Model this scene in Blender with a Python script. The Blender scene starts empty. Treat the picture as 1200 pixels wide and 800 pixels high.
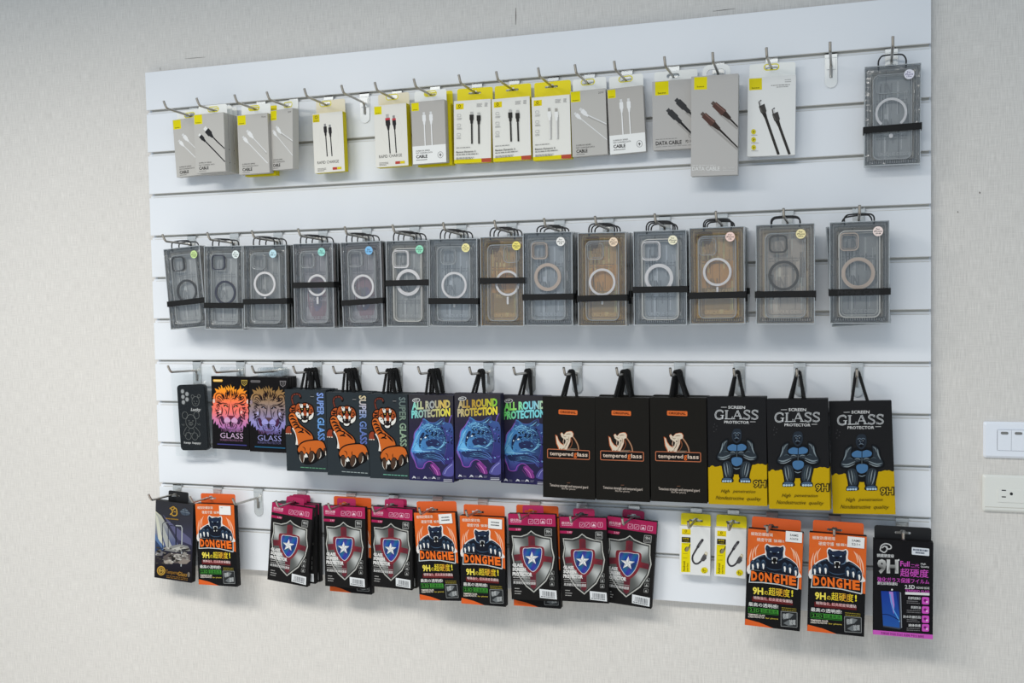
import bpy, bmesh, math, random
from mathutils import Vector, Matrix
from mathutils.geometry import tessellate_polygon

random.seed(7)
SC = bpy.context.scene
COL = SC.collection
PI = math.pi

# ------------------------------------------------------------------ colour and materials
def lin(c):
    return tuple(((x / 255.0) / 12.92 if x / 255.0 <= 0.04045 else ((x / 255.0 + 0.055) / 1.055) ** 2.4) for x in c[:3])

MATS = {}
def mat(name, rgb, rough=0.5, metal=0.0, spec=0.5, noise=0.0, nscale=60.0, bump=0.0):
    if name in MATS:
        return MATS[name]
    m = bpy.data.materials.new(name); m.use_nodes = True
    nt = m.node_tree; b = nt.nodes['Principled BSDF']
    c = lin(rgb)
    b.inputs['Base Color'].default_value = (*c, 1)
    b.inputs['Roughness'].default_value = rough
    b.inputs['Metallic'].default_value = metal
    b.inputs['Specular IOR Level'].default_value = spec
    if noise or bump:
        tc = nt.nodes.new('ShaderNodeTexCoord')
        n = nt.nodes.new('ShaderNodeTexNoise'); n.inputs['Scale'].default_value = nscale; n.inputs['Detail'].default_value = 4
        nt.links.new(tc.outputs['Object'], n.inputs['Vector'])
        if noise:
            r = nt.nodes.new('ShaderNodeMix'); r.data_type = 'RGBA'
            r.inputs[6].default_value = (*[x * (1 - noise) for x in c], 1)
            r.inputs[7].default_value = (*[min(1, x * (1 + noise)) for x in c], 1)
            nt.links.new(n.outputs['Fac'], r.inputs[0])
            nt.links.new(r.outputs[2], b.inputs['Base Color'])
        if bump:
            bp = nt.nodes.new('ShaderNodeBump'); bp.inputs['Strength'].default_value = bump; bp.inputs['Distance'].default_value = 0.001
            nt.links.new(n.outputs['Fac'], bp.inputs['Height'])
            nt.links.new(bp.outputs['Normal'], b.inputs['Normal'])
    MATS[name] = m
    return m

def print_mat(name='printed_ink', rough=0.55, spec=0.1):
    if name in MATS: return MATS[name]
    m = bpy.data.materials.new(name); m.use_nodes = True
    nt = m.node_tree; b = nt.nodes['Principled BSDF']
    a = nt.nodes.new('ShaderNodeAttribute'); a.attribute_name = 'ink'
    nt.links.new(a.outputs['Color'], b.inputs['Base Color'])
    b.inputs['Roughness'].default_value = rough
    b.inputs['Specular IOR Level'].default_value = spec
    MATS[name] = m
    return m

def clear_mat(name, tint=(0.93, 0.95, 0.96), gloss=0.12, rough=0.06, bump=0.0, bscale=40.0, ior=1.45, stretch=(1, 1, 1)):
    """thin clear plastic: tinted see-through plus a Fresnel gloss"""
    if name in MATS: return MATS[name]
    m = bpy.data.materials.new(name); m.use_nodes = True
    nt = m.node_tree; nt.nodes.clear()
    out = nt.nodes.new('ShaderNodeOutputMaterial')
    tr = nt.nodes.new('ShaderNodeBsdfTransparent'); tr.inputs['Color'].default_value = (*tint, 1)
    gl = nt.nodes.new('ShaderNodeBsdfGlossy'); gl.inputs['Roughness'].default_value = rough
    gl.inputs['Color'].default_value = (1, 1, 1, 1)
    fr = nt.nodes.new('ShaderNodeFresnel'); fr.inputs['IOR'].default_value = ior
    mul = nt.nodes.new('ShaderNodeMath'); mul.operation = 'ADD'; mul.use_clamp = True
    mul.inputs[1].default_value = gloss
    mx = nt.nodes.new('ShaderNodeMixShader')
    nt.links.new(fr.outputs[0], mul.inputs[0]); nt.links.new(mul.outputs[0], mx.inputs[0])
    nt.links.new(tr.outputs[0], mx.inputs[1]); nt.links.new(gl.outputs[0], mx.inputs[2])
    nt.links.new(mx.outputs[0], out.inputs[0])
    if bump:
        tc = nt.nodes.new('ShaderNodeTexCoord')
        mp = nt.nodes.new('ShaderNodeMapping'); mp.inputs['Scale'].default_value = stretch
        n = nt.nodes.new('ShaderNodeTexNoise'); n.inputs['Scale'].default_value = bscale; n.inputs['Detail'].default_value = 2
        bp = nt.nodes.new('ShaderNodeBump'); bp.inputs['Strength'].default_value = bump; bp.inputs['Distance'].default_value = 0.004
        nt.links.new(tc.outputs['Object'], mp.inputs['Vector']); nt.links.new(mp.outputs[0], n.inputs['Vector'])
        nt.links.new(n.outputs['Fac'], bp.inputs['Height'])
        nt.links.new(bp.outputs['Normal'], gl.inputs['Normal']); nt.links.new(bp.outputs['Normal'], fr.inputs['Normal'])
    MATS[name] = m
    return m

# ------------------------------------------------------------------ mesh helpers (metres)
class MB:
    def __init__(s): s.v = []; s.f = []; s.mi = []; s.sm = []
    def add(s, verts, faces, mi=0, smooth=False):
        o = len(s.v); s.v += [tuple(p) for p in verts]
        for f in faces:
            s.f.append(tuple(i + o for i in f)); s.mi.append(mi); s.sm.append(smooth)
    def box(s, x0, x1, y0, y1, z0, z1, mi=0):
        v = [(x0, y0, z0), (x1, y0, z0), (x1, y1, z0), (x0, y1, z0), (x0, y0, z1), (x1, y0, z1), (x1, y1, z1), (x0, y1, z1)]
        s.add(v, [(0, 3, 2, 1), (4, 5, 6, 7), (0, 1, 5, 4), (1, 2, 6, 5), (2, 3, 7, 6), (3, 0, 4, 7)], mi)
    def bev_box(s, x0, x1, y0, y1, z0, z1, b=0.0006, mi=0, seg=1):
        bm = bmesh.new()
        m = Matrix.Translation(((x0 + x1) / 2, (y0 + y1) / 2, (z0 + z1) / 2)) @ Matrix.Diagonal((x1 - x0, y1 - y0, z1 - z0, 1))
        bmesh.ops.create_cube(bm, size=1, matrix=m)
        bmesh.ops.bevel(bm, geom=bm.edges[:], offset=b, segments=seg, affect='EDGES', profile=0.5)
        bm.verts.index_update()
        s.add([v.co for v in bm.verts], [tuple(v.index for v in f.verts) for f in bm.faces], mi)
        bm.free()
    def tube(s, pts, r, n=8, closed=False, mi=0, knob=0.0):
        pts = [Vector(p) for p in pts]; N = len(pts); rings = []
        nrm = None
        for i in range(N):
            if closed: t = (pts[(i + 1) % N] - pts[i - 1])
            else: t = pts[min(i + 1, N - 1)] - pts[max(i - 1, 0)]
            t.normalize()
            if nrm is None:
                a = Vector((0, 0, 1)) if abs(t.z) < 0.9 else Vector((1, 0, 0))
                nrm = (a - t * a.dot(t)).normalized()
            else:
                nrm = (nrm - t * nrm.dot(t)).normalized()
            bn = t.cross(nrm)
            rr = (r[i] if isinstance(r, (list, tuple)) else r) * (1 + (knob if i % 2 else -knob))
            rings.append([pts[i] + (nrm * math.cos(2 * PI * k / n) + bn * math.sin(2 * PI * k / n)) * rr for k in range(n)])
        v = [p for rg in rings for p in rg]; f = []
        for i in range(N if closed else N - 1):
            j = (i + 1) % N
            for k in range(n):
                f.append((i * n + k, i * n + (k + 1) % n, j * n + (k + 1) % n, j * n + k))
        s.add(v, f, mi, True)
        if not closed:
            s.add(rings[0], [tuple(range(n))[::-1]], mi); s.add(rings[-1], [tuple(range(n))], mi)
    def prism_y(s, pts, y0, y1, mi=0, holes=()):
        """polygon in xz (with holes) extruded along y; y0 is the front"""
        loops = [list(pts)] + [list(h) for h in holes]
        flat = [p for l in loops for p in l]
        tris = tessellate_polygon([[Vector((p[0], p[1], 0)) for p in l] for l in loops])
        n = len(flat)
        v = [(p[0], y0, p[1]) for p in flat] + [(p[0], y1, p[1]) for p in flat]
        f = []
        for t in tris:
            a, b, c = [Vector(flat[i]) for i in t]
            if (b - a).cross(c - a) < 0: t = (t[0], t[2], t[1])
            f.append(tuple(t)); f.append((t[2] + n, t[1] + n, t[0] + n))
        o = 0
        for l in loops:
            m = len(l)
            area = sum(l[i][0] * l[(i + 1) % m][1] - l[(i + 1) % m][0] * l[i][1] for i in range(m))
            for i in range(m):
                a, b = o + i, o + (i + 1) % m
                q = (a, a + n, b + n, b)
                outer = l is loops[0]
                f.append(q if (area > 0) == outer else q[::-1])
            o += m
        s.add(v, f, mi)
    def ring_y(s, outer, inner, y0, y1, mi=0):
        """closed band between two loops of equal length in xz, extruded along y"""
        n = len(outer)
        v = [(p[0], y0, p[1]) for p in outer] + [(p[0], y0, p[1]) for p in inner] + [(p[0], y1, p[1]) for p in outer] + [(p[0], y1, p[1]) for p in inner]
        f = []
        for i in range(n):
            j = (i + 1) % n
            f += [(i, j, n + j, n + i), (2 * n + j, 2 * n + i, 3 * n + i, 3 * n + j), (j, i, 2 * n + i, 2 * n + j), (n + i, n + j, 3 * n + j, 3 * n + i)]
        s.add(v, f, mi)
    def mesh(s, name, mats):
        me = bpy.data.meshes.new(name)
        me.from_pydata(s.v, [], s.f)
        for m in (mats if isinstance(mats, (list, tuple)) else [mats]): me.materials.append(m)
        me.polygons.foreach_set('material_index', s.mi)
        me.polygons.foreach_set('use_smooth', s.sm)
        me.update()
        return me

def rrect(cx, cz, w, h, r, n=5):
    out = []
    for (sx, sz, a0) in ((1, 1, 0), (-1, 1, 90), (-1, -1, 180), (1, -1, 270)):
        for k in range(n + 1):
            a = math.radians(a0 + 90 * k / n)
            out.append((cx + sx * (w / 2 - r) + r * math.cos(a), cz + sz * (h / 2 - r) + r * math.sin(a)))
    return out

def circ(cx, cz, r, n=32, a0=0, a1=360):
    full = abs(a1 - a0) >= 360
    return [(cx + r * math.cos(math.radians(a0 + (a1 - a0) * k / (n if full else n - 1))), cz + r * math.sin(math.radians(a0 + (a1 - a0) * k / (n if full else n - 1)))) for k in range(n)]

# ------------------------------------------------------------------ scene graph helpers
def child(name, me, parent):
    o = bpy.data.objects.new(name, me); COL.objects.link(o)
    if parent is not None: o.parent = parent
    return o
def tag(o, label, cat, group=None):
    o['label'] = label; o['category'] = cat
    if group: o['group'] = group
    return o
def thing(name, label, cat, group=None, loc=(0, 0, 0)):
    o = bpy.data.objects.new(name, None); COL.objects.link(o)
    o.empty_display_size = 0.02; o.location = loc
    return tag(o, label, cat, group)

# ------------------------------------------------------------------ lettering
TXT = {}
def glyphs(s, bold=0.0, shear=0.0):
    k = (s, bold, shear)
    if k in TXT: return TXT[k]
    cu = bpy.data.curves.new('lettering', 'FONT'); cu.body = s; cu.resolution_u = 2
    cu.offset = bold; cu.shear = shear
    o = bpy.data.objects.new('lettering', cu); COL.objects.link(o)
    dg = bpy.context.evaluated_depsgraph_get(); dg.update()
    me = bpy.data.meshes.new_from_object(o.evaluated_get(dg))
    v = [(p.co.x, p.co.y) for p in me.vertices]; f = [tuple(p.vertices) for p in me.polygons]
    bpy.data.objects.remove(o); bpy.data.curves.remove(cu); bpy.data.meshes.remove(me)
    TXT[k] = (v, f)
    return TXT[k]

# ------------------------------------------------------------------ flat printed artwork on a face w x h (metres); drawn on its own sheet grid
class Art:
    def __init__(s, w, h, quad=None, step=1.4e-5):
        """quad: TL, TR, BR, BL of the face on the drawing sheet (y down)"""
        s.w, s.h = w, h
        s.q = quad or [(0, 0), (w * 1000, 0), (w * 1000, h * 1000), (0, h * 1000)]
        s.v = []; s.f = []; s.c = []; s.z = 2e-5; s.step = step
    def M(s, X, Y):
        (ax, ay), (bx, by), (cx, cy), (dx, dy) = s.q
        u = 0.5; t = 0.5                      # invert the bilinear map
        for _ in range(6):
            px = (1 - t) * ((1 - u) * ax + u * bx) + t * ((1 - u) * dx + u * cx) - X
            py = (1 - t) * ((1 - u) * ay + u * by) + t * ((1 - u) * dy + u * cy) - Y
            xu = (1 - t) * (bx - ax) + t * (cx - dx); yu = (1 - t) * (by - ay) + t * (cy - dy)
            xt = (1 - u) * (dx - ax) + u * (cx - bx); yt = (1 - u) * (dy - ay) + u * (cy - by)
            det = xu * yt - xt * yu
            u -= (px * yt - xt * py) / det; t -= (xu * py - px * yu) / det
        return min(1, max(0, u)), min(1, max(0, t))
    def _emit(s, pts, faces, col):
        o = len(s.v)
        for X, Y in pts:
            u, t = s.M(X, Y)
            s.v.append(((u - 0.5) * s.w, -s.z, (1 - t) * s.h))
            s.c.append(tuple(k * .88 for k in lin(col(X, Y) if callable(col) else col)))
        s.f += [tuple(i + o for i in f) for f in faces]
        s.z += s.step
    def poly(s, pts, col, maxl=None):
        pts = [tuple(p) for p in pts]
        tris = [tuple(t) for t in tessellate_polygon([[Vector((p[0], p[1], 0)) for p in pts]])]
        if callable(col):
            if maxl is None:
                maxl = max(max(p[0] for p in pts) - min(p[0] for p in pts), max(p[1] for p in pts) - min(p[1] for p in pts)) / 7
            work = tris; tris = []; cache = {}
            while work:
                t = work.pop()
                ls = [(math.dist(pts[t[i]], pts[t[(i + 1) % 3]]), i) for i in range(3)]
                l, i = max(ls)
                if l <= maxl: tris.append(t); continue
                a, b, c = t[i], t[(i + 1) % 3], t[(i + 2) % 3]
                k = (min(a, b), max(a, b))
                if k not in cache:
                    cache[k] = len(pts); pts.append(((pts[a][0] + pts[b][0]) / 2, (pts[a][1] + pts[b][1]) / 2))
                m = cache[k]; work += [(a, m, c), (m, b, c)]
        s._emit(pts, tris, col)
    def blob(s, pts, col, n=4, maxl=None):
        s.poly(smooth(pts, n, True), col, maxl)
    def rect(s, x0, y0, x1, y1, col, sl=0.0):
        s.poly([(x0, y0), (x1, y0 + sl * (x1 - x0)), (x1, y1 + sl * (x1 - x0)), (x0, y1)], col)
    def sheet(s, col):
        s.poly(s.q, col)
    def ell(s, cx, cy, rx, ry, col, n=22, rot=0.0, a0=0, a1=360):
        c_, s_ = math.cos(math.radians(rot)), math.sin(math.radians(rot)); p = []
        for k in range(n):
            a = math.radians(a0 + (a1 - a0) * k / (n if a1 - a0 >= 360 else n - 1))
            x, y = rx * math.cos(a), ry * math.sin(a); p.append((cx + x * c_ - y * s_, cy + x * s_ + y * c_))
        s.poly(p, col)
    def stroke(s, pts, w, col, closed=False, sm=0, taper=False):
        if sm: pts = smooth(pts, sm, closed)
        n = len(pts); L = []; R = []
        for i in range(n):
            a = Vector(pts[i - 1] if (i or closed) else pts[0]); b = Vector(pts[(i + 1) % n] if (i < n - 1 or closed) else pts[-1])
            t = (b - a); t = t.normalized() if t.length > 1e-9 else Vector((1, 0))
            ww = w / 2 * ((0.15 + 0.85 * math.sin(PI * i / (n - 1))) if taper else 1)
            q = Vector((-t.y, t.x)) * ww; P = Vector(pts[i])
            L.append(tuple(P + q)); R.append(tuple(P - q))
        f = [(i, (i + 1) % n, n + (i + 1) % n, n + i) for i in range(n if closed else n - 1)]
        s._emit(L + R, f, col)
    def ring(s, cx, cy, rx, ry, w, col, n=28):
        s.stroke([(cx + rx * math.cos(2 * PI * k / n), cy + ry * math.sin(2 * PI * k / n)) for k in range(n)], w, col, True)
    def box_line(s, x0, y0, x1, y1, w, col, r=0.0, sl=0.0):
        p = [(x, -y) for x, y in rrect((x0 + x1) / 2, -(y0 + y1) / 2, x1 - x0, y1 - y0, max(r, 0.01), 3)]
        p = [(x, y + sl * (x - x0)) for x, y in p]
        s.stroke(p, w, col, True)
    def rbox(s, x0, y0, x1, y1, col, r, sl=0.0):
        p = [(x, -y) for x, y in rrect((x0 + x1) / 2, -(y0 + y1) / 2, x1 - x0, y1 - y0, r, 3)]
        s.poly([(x, y + sl * (x - x0)) for x, y in p], col)
    def text(s, t, x0, y0, x1, y1, col, bold=0.0, sl=0.0, shear=0.0, rot=0, grow=0.0, skew=0.0):
        """lettering fitted into a rectangle of the sheet; sl = slope; rot 90 reads top to bottom"""
        if any(ord(ch) > 0x2fff for ch in t): bold = min(bold, .006)
        v, f = glyphs(t, bold, shear)
        if not v: return
        xs = [p[0] for p in v]; ys = [p[1] for p in v]
        mx, my, Mx, My = min(xs), min(ys), max(xs), max(ys)
        out = []
        x0 -= grow; x1 += grow; y0 -= grow; y1 += grow
        for (x, y) in v:
            a = (x - mx) / (Mx - mx); b = (y - my) / max(My - my, 1e-6)
            if rot == 90: X = x0 + (x1 - x0) * b; Y = y0 + (y1 - y0) * a; X += sl * (Y - y0)
            elif rot == -90: X = x0 + (x1 - x0) * (1 - b); Y = y1 - (y1 - y0) * a
            else: X = x0 + (x1 - x0) * a; Y = y1 - (y1 - y0) * b + sl * (x1 - x0) * a
            out.append((X, Y))
        s._emit(out, f, col)
    def lines(s, x0, y0, x1, n, pitch, th, col, sl=0.0, seed=1):
        """small print too fine to read: rows of word-length dashes"""
        rd = random.Random(seed)
        for i in range(n):
            x = x0; y = y0 + i * pitch; end = x1 - rd.random() * (x1 - x0) * 0.25
            while x < end:
                l = (x1 - x0) * (0.05 + 0.12 * rd.random())
                s.rect(x, y + sl * (x - x0), min(x + l, end), y + th + sl * (x - x0), col, sl); x += l + (x1 - x0) * 0.025
    def mesh(s, name, m=None):
        me = bpy.data.meshes.new(name); me.from_pydata(s.v, [], s.f)
        at = me.color_attributes.new('ink', 'FLOAT_COLOR', 'POINT')
        at.data.foreach_set('color', [x for c in s.c for x in (*c, 1.0)])
        me.materials.append(m or print_mat()); me.update()
        return me

def smooth(pts, n, closed):
    P = [Vector(p) for p in pts]; N = len(P); out = []
    for i in range(N if closed else N - 1):
        p0 = P[i - 1] if (closed or i) else P[0]; p1 = P[i]; p2 = P[(i + 1) % N]
        p3 = P[(i + 2) % N] if (closed or i + 2 < N) else P[-1]
        for k in range(n):
            t = k / n
            q = 0.5 * ((2 * p1) + (p2 - p0) * t + (2 * p0 - 5 * p1 + 4 * p2 - p3) * t * t + (3 * p1 - p0 - 3 * p2 + p3) * t ** 3)
            out.append(tuple(q))
    if not closed: out.append(tuple(P[-1]))
    return out

def ramp(stops, axis=1):
    st = sorted(stops)
    def fn(X, Y):
        t = Y if axis == 1 else (X if axis == 0 else X + Y)
        if t <= st[0][0]: return st[0][1]
        for (a, ca), (b, cb) in zip(st, st[1:]):
            if t <= b:
                k = (t - a) / (b - a); return tuple(ca[i] + (cb[i] - ca[i]) * k for i in range(3))
        return st[-1][1]
    return fn
# ================================================================== printed artwork
BLK = (22, 22, 24)
YEL = (236, 222, 18)
def plug(A, tip, ang, L, W, body, tipc, cable=None, cw=2.2, ccol=None, tl=6.0, band=None):
    """a cable plug drawn pointing back along ang (degrees, sheet y down); cable leaves the other end"""
    c, s_ = math.cos(math.radians(ang)), math.sin(math.radians(ang))
    def P(a, b): return (tip[0] + a * c - b * s_, tip[1] + a * s_ + b * c)
    A.poly([P(0, -W * .32), P(tl, -W * .32), P(tl, W * .32), P(0, W * .32)], tipc)
    if cable:
        A.stroke([P(tl + L * .8, 0)] + cable, cw, ccol or body)
    A.poly([P(tl, -W * .42), P(tl + 1, -W / 2), P(tl + L * .72, -W / 2), P(tl + L * .8, -W * .36), P(tl + L * 1.25, -cw * .75), P(tl + L * 1.25, cw * .75), P(tl + L * .8, W * .36), P(tl + L * .72, W / 2), P(tl + 1, W / 2), P(tl, W * .42)], body)
    if band:
        A.poly([P(tl, -W / 2), P(tl + L * .22, -W / 2), P(tl + L * .22, W / 2), P(tl, W / 2)], band)

def logo_square(A, x, y, s, col=YEL, t='baseus'):
    A.rect(x, y, x + s, y + s, col)
    A.text(t, x + s * .2, y + s * .76, x + s * .8, y + s * .9, (70, 65, 10), .015)

def art_cable(kind):
    if kind in ('black', 'white', 'steep'):
        A = Art(.078, .133); bg = (198, 195, 190)
        A.sheet(bg)
        logo_square(A, 1, 1, 21)
        if kind == 'black':
            plug(A, (27, 31), 48, 19, 13, (45, 45, 48), (236, 236, 234), [(60, 66), (78, 82)], 3.0, tl=8)
            plug(A, (12, 45), 48, 15, 9, (45, 45, 48), (236, 236, 234), [(50, 84), (78, 112)], 3.0, tl=5)
        else:
            W = (240, 240, 240); sh = (176, 173, 168)
            if kind == 'white':
                a, b = ((24, 35), (13, 48)); e1, e2 = (72, 88), (74, 112); k = 50
            else:
                a, b = ((20, 36), (8, 44)); e1, e2 = (78, 72), (78, 104); k = 44
            A.stroke([(a[0] + 15, a[1] + 17), (e1[0] + .5, e1[1] + 3)], 2.4, sh)
            plug(A, a, k, 15, 9, W, (225, 225, 225), [e1], 2.0, (232, 232, 232), tl=6)
            plug(A, b, k, 12, 8, W, (225, 225, 225), [e2], 2.0, (232, 232, 232), tl=5)
            A.text('70cm' if kind == 'white' else '20W', 62, 6, 74, 10, (120, 117, 114), .01)
        A.text('SUPERIOR SERIES', 9, 109, 42, 112, (90, 88, 86), .01)
        A.text('FAST CHARGING DATA', 9, 114, 50, 117, (90, 88, 86), .01)
        A.text('CABLE', 9, 119, 34, 126, (50, 48, 46), .03)
        A.lines(9, 128.5, 28, 1, 2, 1.2, (120, 118, 116))
    elif kind == 'split':
        A = Art(.077, .132); A.sheet((246, 246, 244)); A.rect(0, 0, 77, 94, (190, 186, 181))
        logo_square(A, 1, 2, 17)
        W = (244, 244, 244)
        for x in (29, 45):
            A.stroke([(x + 1.2, 46), (x + 1.8, 94)], 3.4, (172, 168, 163))
            plug(A, (x, 23), 89, 17, 8, W, (226, 226, 226), [(x + .8, 94)], 2.2, (250, 250, 250), tl=6)
        A.text('SUPERIOR SERIES', 8, 103, 40, 106, (90, 88, 86), .01)
        A.text('FAST CHARGING DATA', 8, 107.5, 46, 110.5, (90, 88, 86), .01)
        A.text('CABLE', 8, 113, 34, 120, (40, 38, 38), .03)
        A.lines(8, 123, 34, 1, 2, 1.5, (120, 118, 116))
        A.ring(64, 116, 6, 6.5, .9, (150, 150, 150)); A.poly([(65, 111.5), (61, 117), (64, 117), (63, 121), (67, 115), (64, 115)], (60, 60, 60))
    elif kind in ('rapid', 'rapid_red'):
        A = Art(.076, .132); A.sheet((238, 235, 227))
        A.ring(40, 55, 24, 34, .5, (228, 225, 216))
        logo_square(A, 1, 2, 17, YEL if kind == 'rapid_red' else (222, 204, 30))
        d = (48, 46, 48)
        if kind == 'rapid':
            A.ring(10, 8, 3, 3, 1, (90, 80, 10))
            for x, y in ((31, 24), (43, 27)):
                plug(A, (x, y), 88, 17, 8, d, (150, 150, 150), [(x + 2.6, 97)], 2.6, d, tl=6)
        else:
            plug(A, (31, 20), 87, 21, 11, d, (190, 188, 184), [(34.5, 104)], 2.8, d, tl=8, band=(205, 70, 80))
            plug(A, (46, 24), 87, 19, 8.5, d, (150, 148, 146), [(49, 104)], 2.6, d, tl=6, band=(205, 70, 80))
        A.text('RAPID CHARGE', 8, 106, 62, 112.5, (95, 92, 88), .008)
        A.lines(8, 122, 30, 3, 2.6, 1.2, (140, 136, 130))
        A.rect(46, 122, 57, 127.5, (196, 74, 62)); A.rect(57.5, 122, 68, 127.5, (228, 206, 40))
    elif kind in ('eco_black', 'eco_white'):
        A = Art(.0825, .131, [(42, 185), (395, 168), (412, 735), (55, 750)]); A.sheet((242, 240, 233))
        A.poly([(55, 716), (318, 703), (321, 738), (55, 750)], (232, 216, 18)); A.poly([(318, 703), (412, 698), (412, 735), (321, 738)], (188, 84, 62))
        A.rect(62, 210, 138, 262, (238, 216, 20), -.05); A.ring(98, 230, 9, 11, 5, (60, 54, 8)); A.text('baseus', 76, 246, 122, 254, (60, 54, 8), .02)
        A.lines(262, 208, 318, 4, 9, 5, (170, 168, 166), -.05, 3); A.lines(338, 204, 368, 4, 9, 5, (178, 176, 174), -.05, 4)
        for y in (305, 392, 478):
            A.box_line(80, y, 112, y + 22, 3, (186, 184, 182), 4); A.lines(76, y + 36, 128, 2, 9, 4, (180, 178, 176), -.05, int(y))
        if kind == 'eco_black':
            for x, y in ((216, 283), (284, 290)):
                plug(A, (x, y), 88, 64, 38, (52, 50, 48), (196, 194, 190), [(x + 10, 572)], 15, (60, 58, 55), tl=26)
        else:
            for x, y in ((207, 283), (272, 288)):
                A.stroke([(x + 14, y + 60), (x + 14, 562)], 18, (190, 188, 184))
                plug(A, (x, y), 88, 64, 34, (248, 247, 244), (176, 172, 164), [(x + 8, 560)], 11, (236, 234, 230), tl=30)
        A.lines(75, 606, 250, 1, 6, 6, (160, 158, 154), -.05, 2)
        A.text('Baseus Dynamic 2', 75, 640, 264, 660, (96, 94, 90), .02, -.05)
        A.lines(75, 668, 318, 1, 7, 7, (140, 138, 134), -.05, 9); A.lines(75, 698, 270, 2, 11, 6, (170, 168, 164), -.05, 11)
    elif kind in ('data_small', 'data_tall'):
        if kind == 'data_small':
            A = Art(.090, .137); A.sheet((192, 189, 186)); logo_square(A, 6, 1, 27)
            for a, e in (((30, 57), (92, 121)), ((47, 38), (92, 82))):
                A.stroke([(a[0] + 20, a[1] + 27), (e[0], e[1] + 4)], 5, (166, 163, 160))
                plug(A, a, 46, 26, 12, (62, 62, 64), (70, 70, 72), [e], 5, (40, 40, 42), tl=6)
            A.lines(6, 115, 50, 1, 2, 1.2, (140, 138, 136)); A.text('DATA CABLE', 6, 119.5, 58, 127.5, (62, 60, 58), .025)
            A.text('PD 100W', 66, 120, 86, 126, (90, 88, 86), .01); A.ring(78, 112, 6, 5, .8, (130, 128, 126)); A.lines(6, 130, 80, 1, 2, 1, (150, 148, 146))
        else:
            A = Art(.0905, .194, [(50, 152), (340, 145), (340, 762), (55, 770)]); A.sheet((192, 189, 186))
            A.rect(68, 157, 148, 234, YEL); A.text('baseus', 86, 210, 130, 220, (70, 65, 10), .015)
            for a, e in (((118, 380), (346, 596)), ((182, 316), (346, 470))):
                A.stroke([(a[0] + 40, a[1] + 66), (e[0] - 8, e[1] + 12)], 13, (166, 162, 158))
                A.stroke([(a[0] + 70, a[1] + 64), e], 15, (46, 42, 40))
                c = math.radians(43)
                def P(x, y): return (a[0] + x * math.cos(c) - y * math.sin(c), a[1] + x * math.sin(c) + y * math.cos(c))
                A.poly([P(-2, -11), P(22, -11), P(22, 11), P(-2, 11)], (96, 84, 78))
                A.poly([P(16, -18), P(98, -22), P(98, 22), P(16, 18)], (92, 66, 60)); A.stroke([P(20, -9), P(96, -11)], 7, (128, 98, 90))
                A.poly([P(98, -17), P(150, -10), P(150, 10), P(98, 17)], (62, 50, 46))
            A.lines(64, 700, 215, 1, 6, 5, (214, 212, 210), 0, 3)
            A.text('DATA CABLE', 62, 711, 232, 736, (228, 227, 225), .02); A.text('PD 100W', 252, 714, 322, 726, (214, 212, 210), .01)
            A.lines(252, 732, 322, 1, 6, 5, (210, 208, 206)); A.lines(62, 744, 190, 1, 6, 4, (205, 203, 201), 0, 5)
    else:
        A = Art(.0905, .153, [(50, 183), (385, 168), (378, 745), (35, 760)]); A.sheet((238, 238, 236))
        A.rect(58, 190, 148, 275, (232, 216, 30), -.04); A.text('baseus', 76, 252, 130, 263, (70, 65, 10), .015, -.04)
        A.lines(308, 200, 352, 2, 15, 5, (168, 166, 164), -.04); A.lines(212, 240, 352, 1, 15, 5, (150, 148, 146), -.04, 4); A.lines(250, 252, 352, 1, 15, 5, (168, 166, 164), -.04, 6)
        for (x, y), e in (((128, 346), (262, 744)), ((222, 404), (340, 742))):
            d = (58, 56, 54)
            A.stroke([(x + 12, y + 40), (x + 42, y + 120), e], 19, d)
            A.stroke([(x + 5, y + 50), (x - 2, y + 14), (x + 14, y + 2)], 9, (84, 82, 80)); A.stroke([(x + 12, y + 40), (x + 6, y + 10)], 10, (210, 210, 210))
            A.poly([(x - 4, y + 48), (x + 36, y + 28), (x + 50, y + 80), (x + 44, y + 100), (x + 24, y + 106), (x + 10, y + 92)], (72, 70, 68))
            A.stroke([(x + 4, y + 56), (x + 20, y + 90)], 6, (104, 102, 98))
            A.poly([(x + 18, y + 100), (x + 46, y + 92), (x + 56, y + 132), (x + 38, y + 138)], (50, 48, 46))
        for y in (578, 636, 693):
            A.ell(84, y, 17, 19, (222, 208, 50)); A.stroke([(78, y - 8), (84, y), (80, y + 8), (92, y - 4)], 4, (90, 84, 20)); A.lines(66, y + 23, 122, 1, 5, 4, (176, 174, 170), 0, y)
    return A.mesh('cable_print')

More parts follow.
